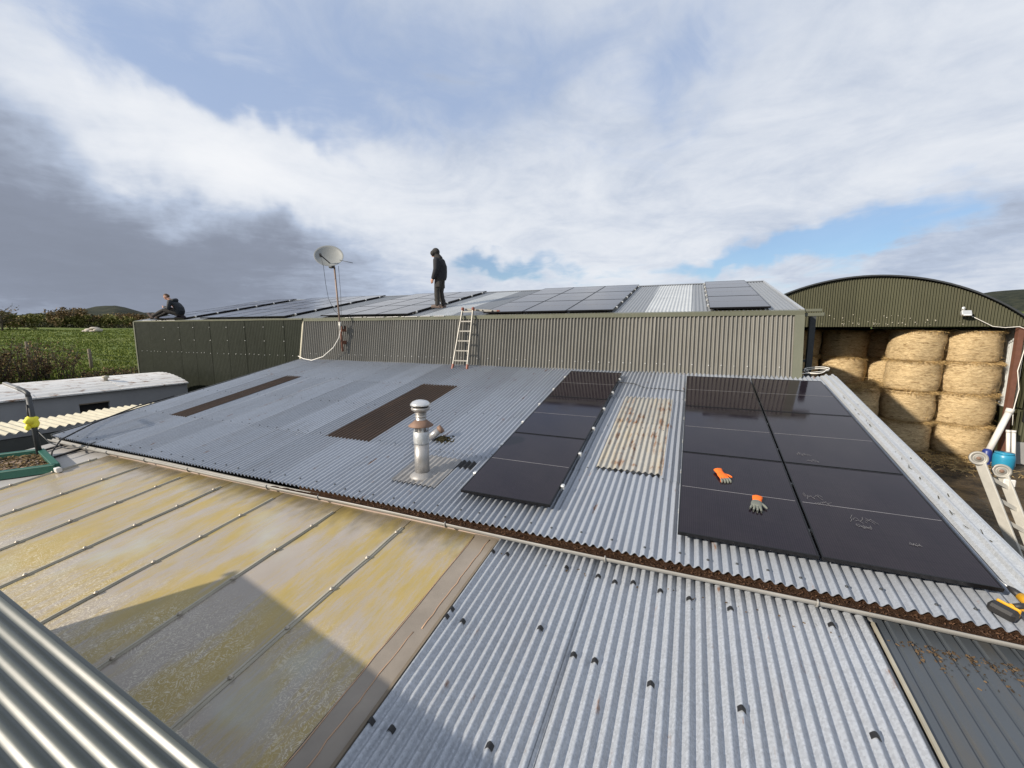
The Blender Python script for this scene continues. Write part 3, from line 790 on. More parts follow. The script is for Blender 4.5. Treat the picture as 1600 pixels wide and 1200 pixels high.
    for i in range(4): ribbed(LOW, 1.40 + i * .8, 1.40 + (i + 1) * .8 - .003, V2(.60), V2(3.80), .1, .022, .013, .004 + .001 * (i % 2)).build('slate_sheet', M['slate_sheet'], low)
    # leaf litter washed out of the gutter
    m = MB(); rnd = random.Random(4)
    for k in range(800):
        if rnd.random() < .85: x = rnd.uniform(1.55, 3.2); y = 3.62 - abs(rnd.gauss(0, .10)); x = round(x / .1) * .1 - .02 + rnd.gauss(0, .022)
        else: x = rnd.uniform(-1.7, 3.2); y = 3.60 - abs(rnd.gauss(0, .05))
        p = LOW.p(x, V2(y), .004 + rnd.random() * .006); a = rnd.uniform(0, 6.28); s1 = rnd.uniform(.003, .013); s2 = rnd.uniform(.0015, .005)
        e1 = (LOW.u * math.cos(a) + LOW.v * math.sin(a)) * s1; e2 = (LOW.v * math.cos(a) - LOW.u * math.sin(a)) * s2 + LOW.n * .003
        m.add([p - e1 - e2, p + e1 - e2, p + e1 + e2, p - e1 + e2], [(0, 1, 2, 3)])
    stuff(m.build('leaf_litter', M['litter'], low))
    MB().box((-4, 1.02, (GZ - 2.6) / 2), (14.5, .1, -2.6 - GZ)).build('wall', M['block'], low)
    MB().box((-3.4, 3.70, -2.30), (16, .06, .12)).build('purlin', M['timber_post'], low)
lower_roof()

# ------------------------------------------------------------------ the roof in the bottom left corner (and its building)
near = thing('near_shed', 'dark glossy corrugated roof edge in the bottom left corner', 'building', (-2.3, -1.5, GZ))
def near_roof():
    d = Vector((.993, -.012, -.112)).normalized()
    o = Vector((-3.9, .954, -1.625))
    # corrugations along d, sheets step back towards -y
    pl = Plane(o, Vector((.012, .993, 0)), d)                  # n = u x v points down here, so use amp < 0
    pl.n = -pl.n
    a = -1.40; L = 5.0
    for i in range(6):
        corr(pl, -.02 - .84 * (i + 1), -.02 - .84 * i, a, L, phase=-.025, amp=.0105, seg=14, lift=.0015 * (i % 2)).build('roof_sheet', M['near_green'], near)
    for u in (-.178,):
        k = round((u + .025) / .0765) * .0765 - .025
        for v in (.22,):
            MB().lathe([(.012, 0), (.011, .005), (.006, .006), (.005, .012), (0, .013)], pl.p(k, v, .0115), 10, pl.n).build('screw', M['black'], near)
    p0, p1 = pl.p(-.004, a, -.03), pl.p(-.004, L, -.03)
    MB().bar(p0, p1, .02, .06).build('verge_trim', M['near_green'], near)
    z0 = pl.p(0, a).z; z1 = pl.p(0, L).z
    xa, xb = pl.p(0, a).x + .03, pl.p(0, L).x - .03
    vs = [(xa, .90, GZ), (xb, .90, GZ), (xb, .90, z1 - .04), (xa, .90, z0 - .04), (xa, -4.1, GZ), (xb, -4.1, GZ), (xb, -4.1, z1 - .04), (xa, -4.1, z0 - .04)]
    MB().add(vs, [(0, 1, 2, 3), (5, 4, 7, 6), (4, 0, 3, 7), (1, 5, 6, 2)]).build('wall', M['block'], near)
near_roof()

# ------------------------------------------------------------------ the big shed behind
shed = thing('farm_shed', 'long green clad shed behind with solar panels along its shallow roof', 'building', (-9.5, 12.5, GZ))
SX0, SX1 = -20.95, 2.0
RIDGE_V = VS(14.95)
def big_shed():
    # roof sheets
    cuts = [SX0 + i * (SX1 - SX0) / 23 for i in range(24)]
    for i, (a, b) in enumerate(zip(cuts, cuts[1:])):
        clear = (-6.7 < (a + b) / 2 < -5.7) or (-1.15 < (a + b) / 2 < .05)
        corr(SHED, a, b + (.04 if i < 22 else 0), -.03, RIDGE_V, pitch=.0765, amp=.009, seg=6, lift=.0012 * (i % 2)).build('rooflight_sheet' if clear else 'roof_sheet', M['clear_shed' if clear else 'galv_shed'], shed)
    back = Plane(SHED.p(0, RIDGE_V), (1, 0, 0), (0, -1, TS))
    ridge = SHED.p(0, RIDGE_V)
    MB().add([(SX0, ridge.y, ridge.z), (SX1, ridge.y, ridge.z), (SX1, ridge.y + 5.2, ridge.z - 5.2 * TS), (SX0, ridge.y + 5.2, ridge.z - 5.2 * TS)], [(0, 1, 2, 3)]).build('back_roof', M['galv_shed'], shed)
    MB().add([SHED.p(SX0, RIDGE_V - .12, .016), SHED.p(SX1, RIDGE_V - .12, .016), SHED.p(SX1, RIDGE_V, .03), SHED.p(SX0, RIDGE_V, .03), (SX0, ridge.y + .15, ridge.z), (SX1, ridge.y + .15, ridge.z)], [(0, 1, 2, 3), (3, 2, 5, 4)]).build('ridge_cap', M['galv_shed'], shed)
    # left wall, upright dark green sheets
    wl = Plane((0, 9.68, 0), (1, 0, 0), (0, 0, 1))
    xs = [-20.95, -20.45, -19.95, -18.98, -18.01, -17.10, -16.15, -15.19, -14.24, -13.27, -12.32, -11.40]
    for i, (a, b) in enumerate(zip(xs, xs[1:])):
        corr(wl, a, b + (.03 if i < 10 else 0), GZ, .365, pitch=.0765, amp=-.008, seg=6, lift=.001 * (i % 2)).build('wall_sheet', M['wall_left'], shed)
    m = MB()
    for x in xs[3:-1]:
        for z in (-.35, .12): m.lathe([(.016, 0), (.014, .008), (0, .012)], (x + .01, 9.672, z), 8, (0, -1, 0))
    x = -20.6
    while x < -11.5:
        m.lathe([(.014, 0), (.012, .008), (0, .012)], (x, 9.672, -.83 + .02 * random.random()), 7, (0, -1, 0)); x += random.uniform(.18, .4)
    stuff(m.build('wall_screws', M['alu'], shed))
    MB().box((-20.97, 9.70, (GZ + .36) / 2), (.07, .10, .36 - GZ)).build('corner_flashing', M['trim_green'], shed)
    # right wall, a raked skirt of faded olive sheets
    top, bot = Vector((0, 9.72, .335)), Vector((0, 9.50, -1.02))
    wr = Plane(bot, (1, 0, 0), top - bot)
    Lw = (top - bot).length
    n = 15; xs = [-11.40 + i * (1.93 + 11.40) / n for i in range(n + 1)]
    for i, (a, b) in enumerate(zip(xs, xs[1:])):
        corr(wr, a, b + (.03 if i < n - 1 else 0), 0, Lw, pitch=.0790, amp=.024, seg=14, lift=.0012 * (i % 2)).build('wall_sheet', M['wall_right'], shed, label='faded olive wall sheet' if i == 0 else None)
    m = MB(); x = -11.2
    while x < 1.9:
        k = round(x / .079) * .079
        m.lathe([(.014, 0), (.012, .009), (0, .012)], wr.p(k, .30 + .01 * random.random(), .014), 7, wr.n); x += random.uniform(.2, .34)
    stuff(m.build('wall_screws', M['alu'], shed))
    MB().bar(wr.p(-11.42, 0, .02), wr.p(-11.42, Lw, .015), .05, .02, wr.n).build('corner_flashing', M['cement_roof'], shed)
    MB().bar(wr.p(1.955, 0, .017), wr.p(1.955, Lw, .017), .16, .03, wr.n).build('corner_flashing', M['trim_green'], shed)
    # eave flashing
    for xa, xb, y0, z0 in ((-11.40, 2.03, 9.685, .300), (-20.95, -11.41, 9.655, .342)):
        n = int((xb - xa) * 3); vs = []
        for i in range(n + 1):
            x = xa + (xb - xa) * i / n; w = .007 * noise.noise((x * .8, 3.1, y0)) + .004 * noise.noise((x * 3.1, 1.7, y0))
            vs += [(x, y0 + w, z0 + w), (x, y0 - .012 + w, .386 + w), (x, 9.76, .412)]
        MB().add(vs, [(3 * i + k, 3 * i + 3 + k, 3 * i + 4 + k, 3 * i + 1 + k) for i in range(n) for k in (0, 1)]).build('eave_flashing', M['trim_green'], shed)
    # scraped bright metal on the eave
    m = MB()
    for a, b in ((-9.6, -6.1), (-20.3, -18.2)):
        x = a
        while x < b:
            w = random.uniform(.05, .35); m.box((x + w / 2, 9.668, .393 + random.uniform(-.006, .006)), (w, .04, .012)); x += w + random.uniform(.0, .12)
    stuff(m.build('scraped_edge', M['pipe_white'], shed))
    # gable, gutter end and lean-to framing at the right-hand end
    rz = ridge.z
    vs = [(1.96, 9.78, GZ), (1.96, ridge.y + 5.1, GZ), (1.96, ridge.y + 5.1, rz - 5.1 * TS - .03), (1.96, ridge.y, rz - .03), (1.96, 9.78, .36)]
    MB().add(vs, [(0, 1, 2, 3, 4)]).build('gable_wall', M['wall_left'], shed)
    vs = [(-20.9, 9.75, GZ), (-20.9, ridge.y + 5.1, GZ), (-20.9, ridge.y + 5.1, rz - 5.1 * TS - .03), (-20.9, ridge.y, rz - .03), (-20.9, 9.78, .36)]
    MB().add(vs, [(4, 3, 2, 1, 0)]).build('gable_wall', M['wall_left'], shed)
    MB().bar(SHED.p(SX1, -.03, .006), SHED.p(SX1, RIDGE_V, .006), .06, .03, SHED.n).build('verge_flashing', M['galv_new'], shed)
    MB().box((2.19, 9.80, .31), (.36, .09, .07), None, .01).build('gutter_end', M['trim_green'], shed)
    MB().box((2.14, 9.80, .395), (.36, .10, .05)).build('eave_end', M['trim_green'], shed)
    MB().bar((2.30, 10.3, GZ), (2.30, 10.3, .30), .10, .12).build('steel_post', M['steel_dark'], shed)
    MB().bar((2.0, 10.3, -.62), (2.32, 10.3, -.62), .05).build('rail', M['steel_dark'], shed)
    MB().bar((2.0, 10.3, -.82), (2.32, 10.3, -.82), .05).build('rail', M['steel_dark'], shed)
big_shed()

# ------------------------------------------------------------------ solar panels
def make_panel(w, l, name='solar_panel'):
    t = 0.035
    root = thing(name, '-', 'solar panel'); local(root)
    f = 0.011
    m = MB()
    m.box((w / 2, f / 2, t / 2), (w, f, t)).box((w / 2, l - f / 2, t / 2), (w, f, t)).box((f / 2, l / 2, t / 2), (f, l - 2 * f, t)).box((w - f / 2, l / 2, t / 2), (f, l - 2 * f, t))
    m.build('frame', M['frame'], root)
    MB().box((w / 2, l / 2, t - .005), (w - 2 * f, l - 2 * f, .004)).build('glass', M['glass'], root)
    m = MB()
    m.box((w / 2, l / 2, t - .0018), (w - 2 * f - .02, .0055, .0012))
    m.build('centre_line', M['busbar'], root)
    m = MB()
    for q in (.25, .75): m.box((w / 2, l * q, -.02), (w + .02, .04, .034))
    m.build('mounting_rail', M['alu'], root)
    return root
def add_clamps(root, w, l, side):
    for q in (.25, .75):
        x = w + .022 if side > 0 else -.022
        MB().box((x, l * q, .012), (.045, .055, .055), None, .008).build('end_clamp', M['alu'], root)
PANELS = {}
def array(pl, x0, cols, pitch, w, ys, hgt, where, group, gap=0.02, clampR=True, clampL=True, names=None):
    protos = {}
    rows = len(ys) - 1
    cn = {1: [''], 2: ['left column', 'right column'], 3: ['left column', 'middle column', 'right column'], 4: ['leftmost column', 'second column', 'third column', 'rightmost column']}[cols]
    rn = ['bottom', 'middle', 'top']
    for c in range(cols):
        for r in range(rows):
            l = ys[r + 1] - ys[r] - gap
            key = (round(l, 3), c == cols - 1, c == 0)
            loc = pl.p(x0 + c * pitch, ys[r], hgt)
            lab = f"{rn[r]} panel {('of the ' + cn[c] + ' ') if cn[c] else ''}{where}"
            if key not in protos:
                p = make_panel(w, l); p.location = loc; p.rotation_euler = pl.rot().to_euler()
                if c == cols - 1 and clampR: add_clamps(p, w, l, 1)
                if c == 0 and clampL: add_clamps(p, w, l, -1)
                p['label'] = lab; p['group'] = group; protos[key] = p
            else: p = copy_thing(protos[key], loc, lab, group)
            PANELS[group, c, r] = p
V = [V1(4.02) + k * 1.693 for k in range(4)]
array(ROOF, -.01, 2, 1.122, 1.102, V, .085, 'in the six panel array', 'panels on the lean-to roof, right array', clampR=False, clampL=False)
V = [V1(4.09) + k * 1.68 for k in range(4)]
array(ROOF, -2.395, 1, 1.12, 1.105, V, .085, 'in the single column beside the rusty patch', 'panels on the lean-to roof, single column')
V = [VS(9.70) + .02 + k * 1.715 for k in range(4)]
array(SHED, .36, 1, 1.11, 1.10, V, .05, 'in the single column at the right end of the shed roof', 'panels on the shed roof', clampR=False)
array(SHED, -4.95, 3, 1.11, 1.09, V, .05, 'in the shed roof block right of the ladder', 'panels on the shed roof', clampL=False)
array(SHED, -10.66, 3, 1.11, 1.09, V, .05, 'in the shed roof block left of the standing person', 'panels on the shed roof', clampL=False)
array(SHED, -16.68, 4, 1.11, 1.09, V, .05, 'in the four column block on the shed roof', 'panels on the shed roof', clampL=False)
array(SHED, -19.87, 2, 1.11, 1.09, V, .05, 'in the shed roof block behind the sitting person', 'panels on the shed roof', clampL=False)
def scuffs():
    rnd = random.Random(5)
    for k, (x, y, s) in enumerate(((1.25, 4.96, .10), (1.31, 4.86, .08), (1.57, 4.66, .12), (1.55, 4.55, .07), (1.36, 5.92, .09), (1.42, 5.78, .07), (1.85, 4.4, .05))):
        m = MB()
        for i in range(14):
            u = x + (i / 14 - .5) * s * 1.6; v = V1(y) + rnd.uniform(-.3, .3) * s
            a = rnd.uniform(.6, 2.2); L = rnd.uniform(.1, .35) * s
            e = ROOF.u * math.cos(a) * L + ROOF.v * math.sin(a) * L; w = (ROOF.v * math.cos(a) - ROOF.u * math.sin(a)) * .0016
            p = ROOF.p(u, v, .1222)
            m.add([p - e - w, p + e - w, p + e + w, p - e + w], [(0, 1, 2, 3)])
        o = m.build('chalk_scuff', M['chalk'])
        p = PANELS['panels on the lean-to roof, right array', 1, 1 if y > 5.7 else 0]
        o.parent = p; o.matrix_parent_inverse = (Matrix.Translation(p.location) @ ROOF.rot().to_4x4()).inverted()
scuffs()

# ------------------------------------------------------------------ flue
fl = thing('flue_chimney', 'round steel flue with rusty collar and bright domed cowl rising from the lean-to roof', 'chimney', (-3.17, 4.40, ROOF.p(0, V1(4.40)).z))
def flue():
    b = ROOF.p(-3.17, V1(4.40)); X, Y, Z = b
    vs = []; n = 70
    for j in range(13):
        for i in range(n + 1):
            u = -3.50 + .66 * i / n; v = V1(4.18) + V1(.72) * j / 12
            vs.append(ROOF.p(u, v, .026 + .012 * math.cos(2 * math.pi * (u - .02) / .0765) + .004 * noise.noise((u * 9, v * 9, 0))))
    w = n + 1
    MB().add(vs, [(j * w + i, j * w + i + 1, (j + 1) * w + i + 1, (j + 1) * w + i) for j in range(12) for i in range(n)], True).build('flashing_sheet', M['lead'], fl)
    MB().lathe([(.17, -.02), (.16, .02), (.12, .05), (.097, .07)], b, 24).build('flashing_boot', M['lead'], fl)
    MB().lathe([(.096, 0), (.096, .46)], b, 28).build('lower_pipe', M['chrome'], fl)
    MB().lathe([(.100, .45), (.100, .47), (.103, .48), (.103, .61), (.098, .615)], b, 28).build('outer_sleeve', M['galv_new'], fl)
    for k in range(5):
        a = k * 2 * math.pi / 5 + .5
        MB().box((X + .09 * math.cos(a), Y + .09 * math.sin(a), Z + .65), (.025, .014, .10), Matrix.Rotation(a + math.pi / 2, 3, 'Z')).build('support_strap', M['galv_new'], fl)
    MB().lathe([(.066, .46), (.066, .90)], b, 24).build('upper_pipe', M['chrome'], fl)
    MB().lathe([(.160, .685), (.163, .692), (.072, .765), (.067, .765), (.150, .688)], b, 30).build('storm_collar', M['rust_collar'], fl)
    for z in (.81, .85): MB().lathe([(.073, z - .009), (.078, z), (.073, z + .009)], b, 24).build('pipe_band', M['chrome'], fl)
    MB().lathe([(.07, .865), (.118, .90), (.123, .92), (.118, .93), (.08, .935)], b, 28).build('cowl_ring', M['chrome'], fl)
    MB().lathe([(.10, .93), (.10, .96)], b, 24).build('cowl_mesh', M['dark'], fl)
    MB().lathe([(.128, .955), (.133, .963), (.128, .98), (.10, 1.008), (.053, 1.025), (.0, 1.03)], b, 30).build('cowl_dome', M['cowl'], fl)
flue()
def debris_heap(name, lab, cat, cx, cy, sx, sy, n, seed, mat, hgt=.06):
    rnd = random.Random(seed); m = MB()
    for k in range(n):
        a = rnd.uniform(0, 6.28); r = abs(rnd.gauss(0, .5))
        u = cx + sx * r * math.cos(a); v = V1(cy) + sy * r * math.sin(a)
        h = .01 + hgt * max(0, 1 - r) * rnd.random()
        p = ROOF.p(u, v, h); d = Vector((rnd.gauss(0, 1), rnd.gauss(0, 1), rnd.gauss(0, .4))).normalized() * rnd.uniform(.008, .035)
        s = rnd.uniform(.003, .012)
        m.bar(p - d, p + d, s, s)
    o = m.build(name, mat); o['label'] = lab; o['category'] = cat; return o
stuff(debris_heap('moss_heap', 'dark heap of moss and twigs on the roof just behind the flue', 'debris', -3.50, 5.42, .16, .12, 420, 3, M['moss']))
t = thing('broken_flue_cap', 'short rusty pipe stub lying in the moss behind the flue', 'pipe', ROOF.p(-3.60, V1(5.42), .08))
MB().tube([ROOF.p(-3.68, V1(5.34), .06), ROOF.p(-3.54, V1(5.46), .17)], .055, 14).build('pipe_stub', M['chrome'], t)
MB().tube([ROOF.p(-3.56, V1(5.445), .155), ROOF.p(-3.52, V1(5.475), .185)], .064, 14).build('stub_collar', M['rust_collar'], t)

# ------------------------------------------------------------------ satellite dish
ds = thing('satellite_dish', 'round grey satellite dish on a leaning rusty pole bracketed to the shed wall', 'satellite dish', (-9.57, 9.38, -.6))
def dish():
    top = Vector((-9.62, 9.36, 1.84)); bot = Vector((-9.57, 9.42, -.02)); low = Vector((-9.53, 9.42, -.62))
    MB().tube([low, bot + Vector((0, 0, .05))], .032, 12).build('lower_pole', M['steel_rust'], ds)
    MB().tube([bot, top], .026, 12).build('pole', M['pole_steel'], ds)
    MB().tube([Vector((-9.575, 9.415, .02)), Vector((-9.58, 9.412, .26))], .036, 12).build('pole_sleeve', M['alu_dull'], ds)
    MB().box((-9.55, 9.50, .05), (.08, .18, .16)).build('bracket', M['steel_rust'], ds)
    MB().box((-9.55, 9.50, -.35), (.06, .16, .10)).build('bracket', M['steel_rust'], ds)
    MB().box((-9.50, 9.46, .10), (.10, .05, .10)).build('junction_box', M['black'], ds)
    c = Vector((-9.74, 9.30, 2.12)); ax = Vector((.50, -.64, .56)).normalized()
    def ell(q): return Vector((q.x * 1.0, q.y * .97, q.z))
    prof = [(0.0, .002)] + [(.40 * k / 9, .11 * (k / 9) ** 2) for k in range(1, 10)] + [(.405, .108), (.40, .098)] + [(.40 * k / 9, .11 * (k / 9) ** 2 - .014) for k in range(8, -1, -1)]
    MB().lathe(prof, c - ax * .05, 36, ax, ell).build('reflector', M['dish'], ds)
    f = Vector((-9.62, 9.32, 1.86)); tip = c + ax * .36 + Vector((-.16, -.10, -.20))
    MB().bar(f, tip, .028, .022).build('feed_arm', M['black'], ds)
    MB().tube([tip - ax * -.03, tip - ax * .07], [.035, .028], 12).build('feed_horn', M['black'], ds)
    MB().box(c - ax * .13 + Vector((.06, 0, -.16)), (.16, .12, .14), None, .02).build('mount', M['steel_dark'], ds)
    MB().tube([c + Vector((.34, .05, -.10)), c + Vector((.78, .1, -.20))], .009, 6).build('side_rod', M['steel_dark'], ds)
    MB().tube([tip + Vector((0, 0, -.03)), tip + Vector((.04, .05, -.3)), Vector((-9.93, 9.3, 1.35)), Vector((-9.92, 9.36, .95)), Vector((-9.80, 9.42, .62)), Vector((-9.72, 9.55, .45))], .006, 5).build('cable', M['steel_dark'], ds)
    MB().tube([c + Vector((.24, .1, -.25)), Vector((-9.49, 9.4, 1.6)), Vector((-9.47, 9.4, 1.0)), Vector((-9.52, 9.42, .35))], .006, 5).build('cable', M['steel_dark'], ds)
    rope = [Vector((-9.53, 9.37, .02)), Vector((-9.56, 9.34, -.2)), Vector((-9.75, 9.28, -.50)), Vector((-10.15, 9.24, -.78)), Vector((-10.6, 9.22, -.90)), Vector((-11.1, 9.35, -.87)), Vector((-11.4, 9.42, -.80))]
    MB().tube(rope, .012, 6).build('cable', M['white_cable'], ds)
dish()

# ------------------------------------------------------------------ ladders
lad = thing('step_ladder', 'narrow aluminium folding ladder leaning on the shed wall, top half folded over the eave', 'ladder', (-5.38, 9.2, -.97))
def small_ladder():
    bl, br = Vector((-5.60, 9.20, -.965)), Vector((-5.17, 9.20, -.965)); tl, tr = Vector((-5.53, 9.66, .56)), Vector((-5.22, 9.66, .56))
    for a, b in ((bl, tl), (br, tr)):
        MB().bar(a, b, .026, .062, (0, -1, 0), .004).build('stile', M['alu_ladder'], lad)
        MB().bar(a - (b - a) * .01, a + (b - a) * .07, .034, .07, (0, -1, 0)).build('foot', M['red_tip'], lad)
        MB().lathe([(.05, -.02), (.05, .02)], b, 18, (1, 0, 0)).build('hinge', M['red_tip'], lad)
    for k in range(6):
        f = .13 + .165 * k
        MB().bar(bl.lerp(tl, f), br.lerp(tr, f), .03, .03).build('rung', M['alu_ladder'], lad)
    # folded-over half lying along the eave to the right
    for y in (9.74, 10.12):
        MB().bar((-5.5, y, .56), (-4.62, y + .1, .50), .03, .055, bev=.004).build('folded_stile', M['alu_ladder'], lad)
        MB().bar((-4.62, y + .1, .50), (-4.55, y + .11, .495), .04, .06).build('foot', M['red_tip'], lad)
    for k in range(3): MB().bar((-5.3 + k * .28, 9.74, .55 - .018 * k), (-5.3 + k * .28, 10.2, .55 - .018 * k), .028, .024).build('folded_rung', M['alu_ladder'], lad)
small_ladder()

lad2 = thing('combination_ladder', 'big worn aluminium hinged ladder standing in the yard beyond the roof edge', 'ladder', (4.6, 7.4, GZ))
def big_ladder():
    A, B = Vector((3.618, 7.336, -1.683)), Vector((3.915, 7.45, -1.855))
    d = Vector((.30, -.25, -1)).normalized(); d2 = Vector((.28, -.27, -1)).normalized()
    L = (A.z - GZ) / -d.z
    side = (B - A).normalized(); nrm = side.cross(d).normalized()
    for p, dd in ((A, d), (B, d2)):
        MB().bar(p + dd * .06, p + dd * (p.z - GZ) / -dd.z, .115, .03, side, .006).build('stile', M['alu_dull'], lad2)
        o = MB().lathe([(.088, -.024), (.092, -.018), (.092, .018), (.088, .024), (.062, .024), (.060, .018), (.045, .018), (.043, .026), (0, .026)], p, 28, (-.35, -.90, .2)).build('hinge', M['alu_ladder'], lad2)
        MB().lathe([(.024, 0), (.022, .012), (0, .013)], p + Vector((-.35, -.90, .2)).normalized() * .026, 14, (-.35, -.90, .2)).build('hinge_bolt', M['rust_collar'], o)
    for k in range(9):
        s1 = .22 + k * .28
        if A.z + d.z * s1 > GZ + .1: MB().bar(A + d * s1 + side * .01, B + d2 * s1 - side * .01, .03, .045).build('rung', M['alu_dull'], lad2)
    MB().box(B + d2 * .16 - nrm * .03, (.12, .03, .10), None, .01).build('hinge_plate', M['pipe_white'], lad2)
big_ladder()

# ------------------------------------------------------------------ hay barn
barn = thing('hay_barn', 'olive green round roofed hay barn with open front full of straw bales', 'barn', (5.87, 19, GZ))
BX, BR, BZ, BY = 5.87, 6.26, -4.34, 19.0
BW = 4.36
def hay_barn():
    pl = Plane((0, BY, 0), (1, 0, 0), (0, 0, 1))
    arc = lambda u: BZ + math.sqrt(max(0, BR ** 2 - (u - BX) ** 2)) - .03
    n = 11; xs = [BX - BW + .04 + (2 * BW - .08) * i / n for i in range(n + 1)]
    for i, (a, b) in enumerate(zip(xs, xs[1:])):
        corr(pl, a, b + (.03 if i < n - 1 else 0), .14, 0, pitch=.0765, amp=-.017, seg=10, lift=-.0012 * (i % 2), v1f=arc, rows=[0, .5, 1]).build('front_sheet', M['barn_green'], barn)
    rnd = random.Random(2); m = MB()
    for k in range(46):
        x = rnd.gauss(6.3, .9); z = .2 + abs(rnd.gauss(0, .16)); m.lathe([(rnd.uniform(.012, .026), 0), (0, .006)], (x, BY - .014, z), 7, (0, -1, 0))
    stuff(m.build('lichen_spots', M['cement_roof'], barn))
    # barrel roof with a dark rim
    A0 = math.asin(BW / BR); N = 40; D = 13.0
    def ring(y, r): return [(BX + r * math.sin(-A0 + 2 * A0 * k / N), y, BZ + r * math.cos(-A0 + 2 * A0 * k / N)) for k in range(N + 1)]
    w = N + 1
    m = MB().add(ring(BY - .12, BR + .05) + ring(BY + D, BR + .05) + ring(BY - .12, BR) + ring(BY + D, BR),
                 [(k, k + 1, w + k + 1, w + k) for k in range(N)] + [(2 * w + k + 1, 2 * w + k, 3 * w + k, 3 * w + k + 1) for k in range(N)] + [(k + 1, k, 2 * w + k, 2 * w + k + 1) for k in range(N)], False)
    m.build('barrel_roof', M['steel_dark'], barn)
    # header beam, posts, walls
    MB().box((BX, BY + .16, .21), (2 * BW, .12, .14)).build('header_beam', M['black'], barn)
    for x in (BX - BW + .08, BX + BW - .30): MB().box((x, BY + .05, (GZ + .1) / 2), (.14, .16, .1 - GZ)).build('post', M['steel_rust'], barn)
    wr = Plane((BX + BW - .1, 0, 0), (0, 1, 0), (0, 0, 1))
    corr(wr, BY + .1, BY + D, -2.6, .12, amp=.009, seg=6, lift=-.01).build('side_wall', M['barn_inner'], barn)
    MB().box((BX + BW - .05, BY + D / 2, (GZ - 2.6) / 2), (.06, D, -2.6 - GZ)).build('side_wall', M['barn_green'], barn)
    MB().box((BX + BW + .0, BY + D / 2, -1.2), (.02, D, 2.7)).build('side_wall', M['barn_green'], barn)
    MB().box((BX - BW + .05, BY + D / 2, (GZ + .1) / 2), (.06, D, .1 - GZ)).build('side_wall', M['barn_green'], barn)
    MB().box((BX, BY + D, (GZ + 1.6) / 2), (2 * BW - .2, .08, 1.6 - GZ)).build('back_wall', M['barn_green'], barn)
hay_barn()
BH, BD = 1.115, .79
def bale_mesh(seed):
    rnd = random.Random(seed); seg, rows = 56, 22
    m = MB(); prof = []
    zz = [BH * k / rows for k in range(rows + 1)]
    bands = [rnd.uniform(-.012, .012) for _ in zz]
    vs = []
    for j, z in enumerate(zz):
        e = min(z, BH - z)
        r = BD + .012 - .07 * math.exp(-e / .05) - .035 * math.exp(-e / .2) + bands[j] * .6
        for k in range(seg):
            a = 2 * math.pi * k / seg
            d = .050 * noise.noise((math.cos(a) * 1.6 + seed, math.sin(a) * 1.6, z * 2)) - .012 + .012 * noise.noise((math.cos(a) * 9, math.sin(a) * 9 + seed, z * 22))
            vs.append(((r + d) * math.cos(a), (r + d) * math.sin(a), z))
    m.add(vs, [(i * seg + k, i * seg + (k + 1) % seg, (i + 1) * seg + (k + 1) % seg, (i + 1) * seg + k) for i in range(rows) for k in range(seg)], True)
    for j, sgn in ((0, -1), (rows, 1)):
        c = len(m.v); m.v.append((0, 0, zz[j] + sgn * .02))
        for k in range(seg):
            a, b = j * seg + k, j * seg + (k + 1) % seg
            m.f.append((a, b, c) if sgn > 0 else (b, a, c)); m.sm.append(True)
    return m
def straw_wisps(m, rnd, n, fn, l0=.05, l1=.22, w=.004):
    for k in range(n):
        p, d = fn(rnd)
        L = rnd.uniform(l0, l1); d = (d + Vector((rnd.gauss(0, .5), rnd.gauss(0, .5), rnd.gauss(0, .35)))).normalized()
        s = d.cross(Vector((rnd.gauss(0, 1), rnd.gauss(0, 1), rnd.gauss(0, 1)))).normalized() * w * rnd.uniform(.7, 1.6)
        e = p + d * L + Vector((0, 0, -L * .25))
        m.add([p - s, p + s, e + s * .5, e - s * .5], [(0, 1, 2, 3)])
protos = []
def make_bale(seed):
    root = thing('straw_bale', '-', 'straw bale'); local(root)
    bale_mesh(seed).build('bale_body', M['straw'], root)
    m = MB(); rnd = random.Random(seed + 50)
    def fn(r):
        a = r.uniform(0, 6.283); top = r.random() < .6
        return Vector((math.cos(a) * (BD - .04), math.sin(a) * (BD - .04), BH - .02 if top else r.uniform(.0, .06))), Vector((math.cos(a), math.sin(a), -.1 + r.gauss(0, .25)))
    straw_wisps(m, rnd, 1100, fn, .04, .17)
    def fn2(r):
        a = r.uniform(0, 6.283); return Vector((math.cos(a) * (BD - .015), math.sin(a) * (BD - .015), r.uniform(.05, BH - .05))), Vector((-math.sin(a), math.cos(a), 0)) * r.choice((-1, 1)) + Vector((math.cos(a), math.sin(a), 0)) * .3
    straw_wisps(m, rnd, 700, fn2, .05, .16, .003)
    stuff(m.build('loose_straw', M['straw_loose'], root))
    return root
LV = ['bottom', 'second from bottom', 'third from bottom', 'top']
def stack(x, y, n, where, jit, seed, lv=None, z0=0):
    rnd = random.Random(seed)
    for k in range(n):
        q = z0 + k
        lab = f"{(lv or LV)[k]} round straw bale {where}"
        loc = Vector((x + rnd.uniform(-jit, jit), y + rnd.uniform(-jit, jit), GZ + .02 + q * BH))
        i = (seed + k) % 3
        if len(protos) <= i:
            while len(protos) <= i: protos.append(None)
        if protos[i] is None:
            b = make_bale(i + 1); b.location = loc; b['label'] = lab; b['group'] = 'round straw bales in the barn'; protos[i] = b
        else: b = copy_thing(protos[i], loc, lab, 'round straw bales in the barn')
        b.rotation_euler = (rnd.uniform(-.035, .035), rnd.uniform(-.035, .035), rnd.uniform(0, 6.28))
stack(9.22, 19.98, 4, 'in the rightmost stack of the barn', .03, 0)
stack(7.66, 20.0, 4, 'in the second stack from the right', .04, 1)
stack(6.02, 20.05, 2, 'in the low stack left of the tall ones', .04, 2, ['bottom', 'top'])
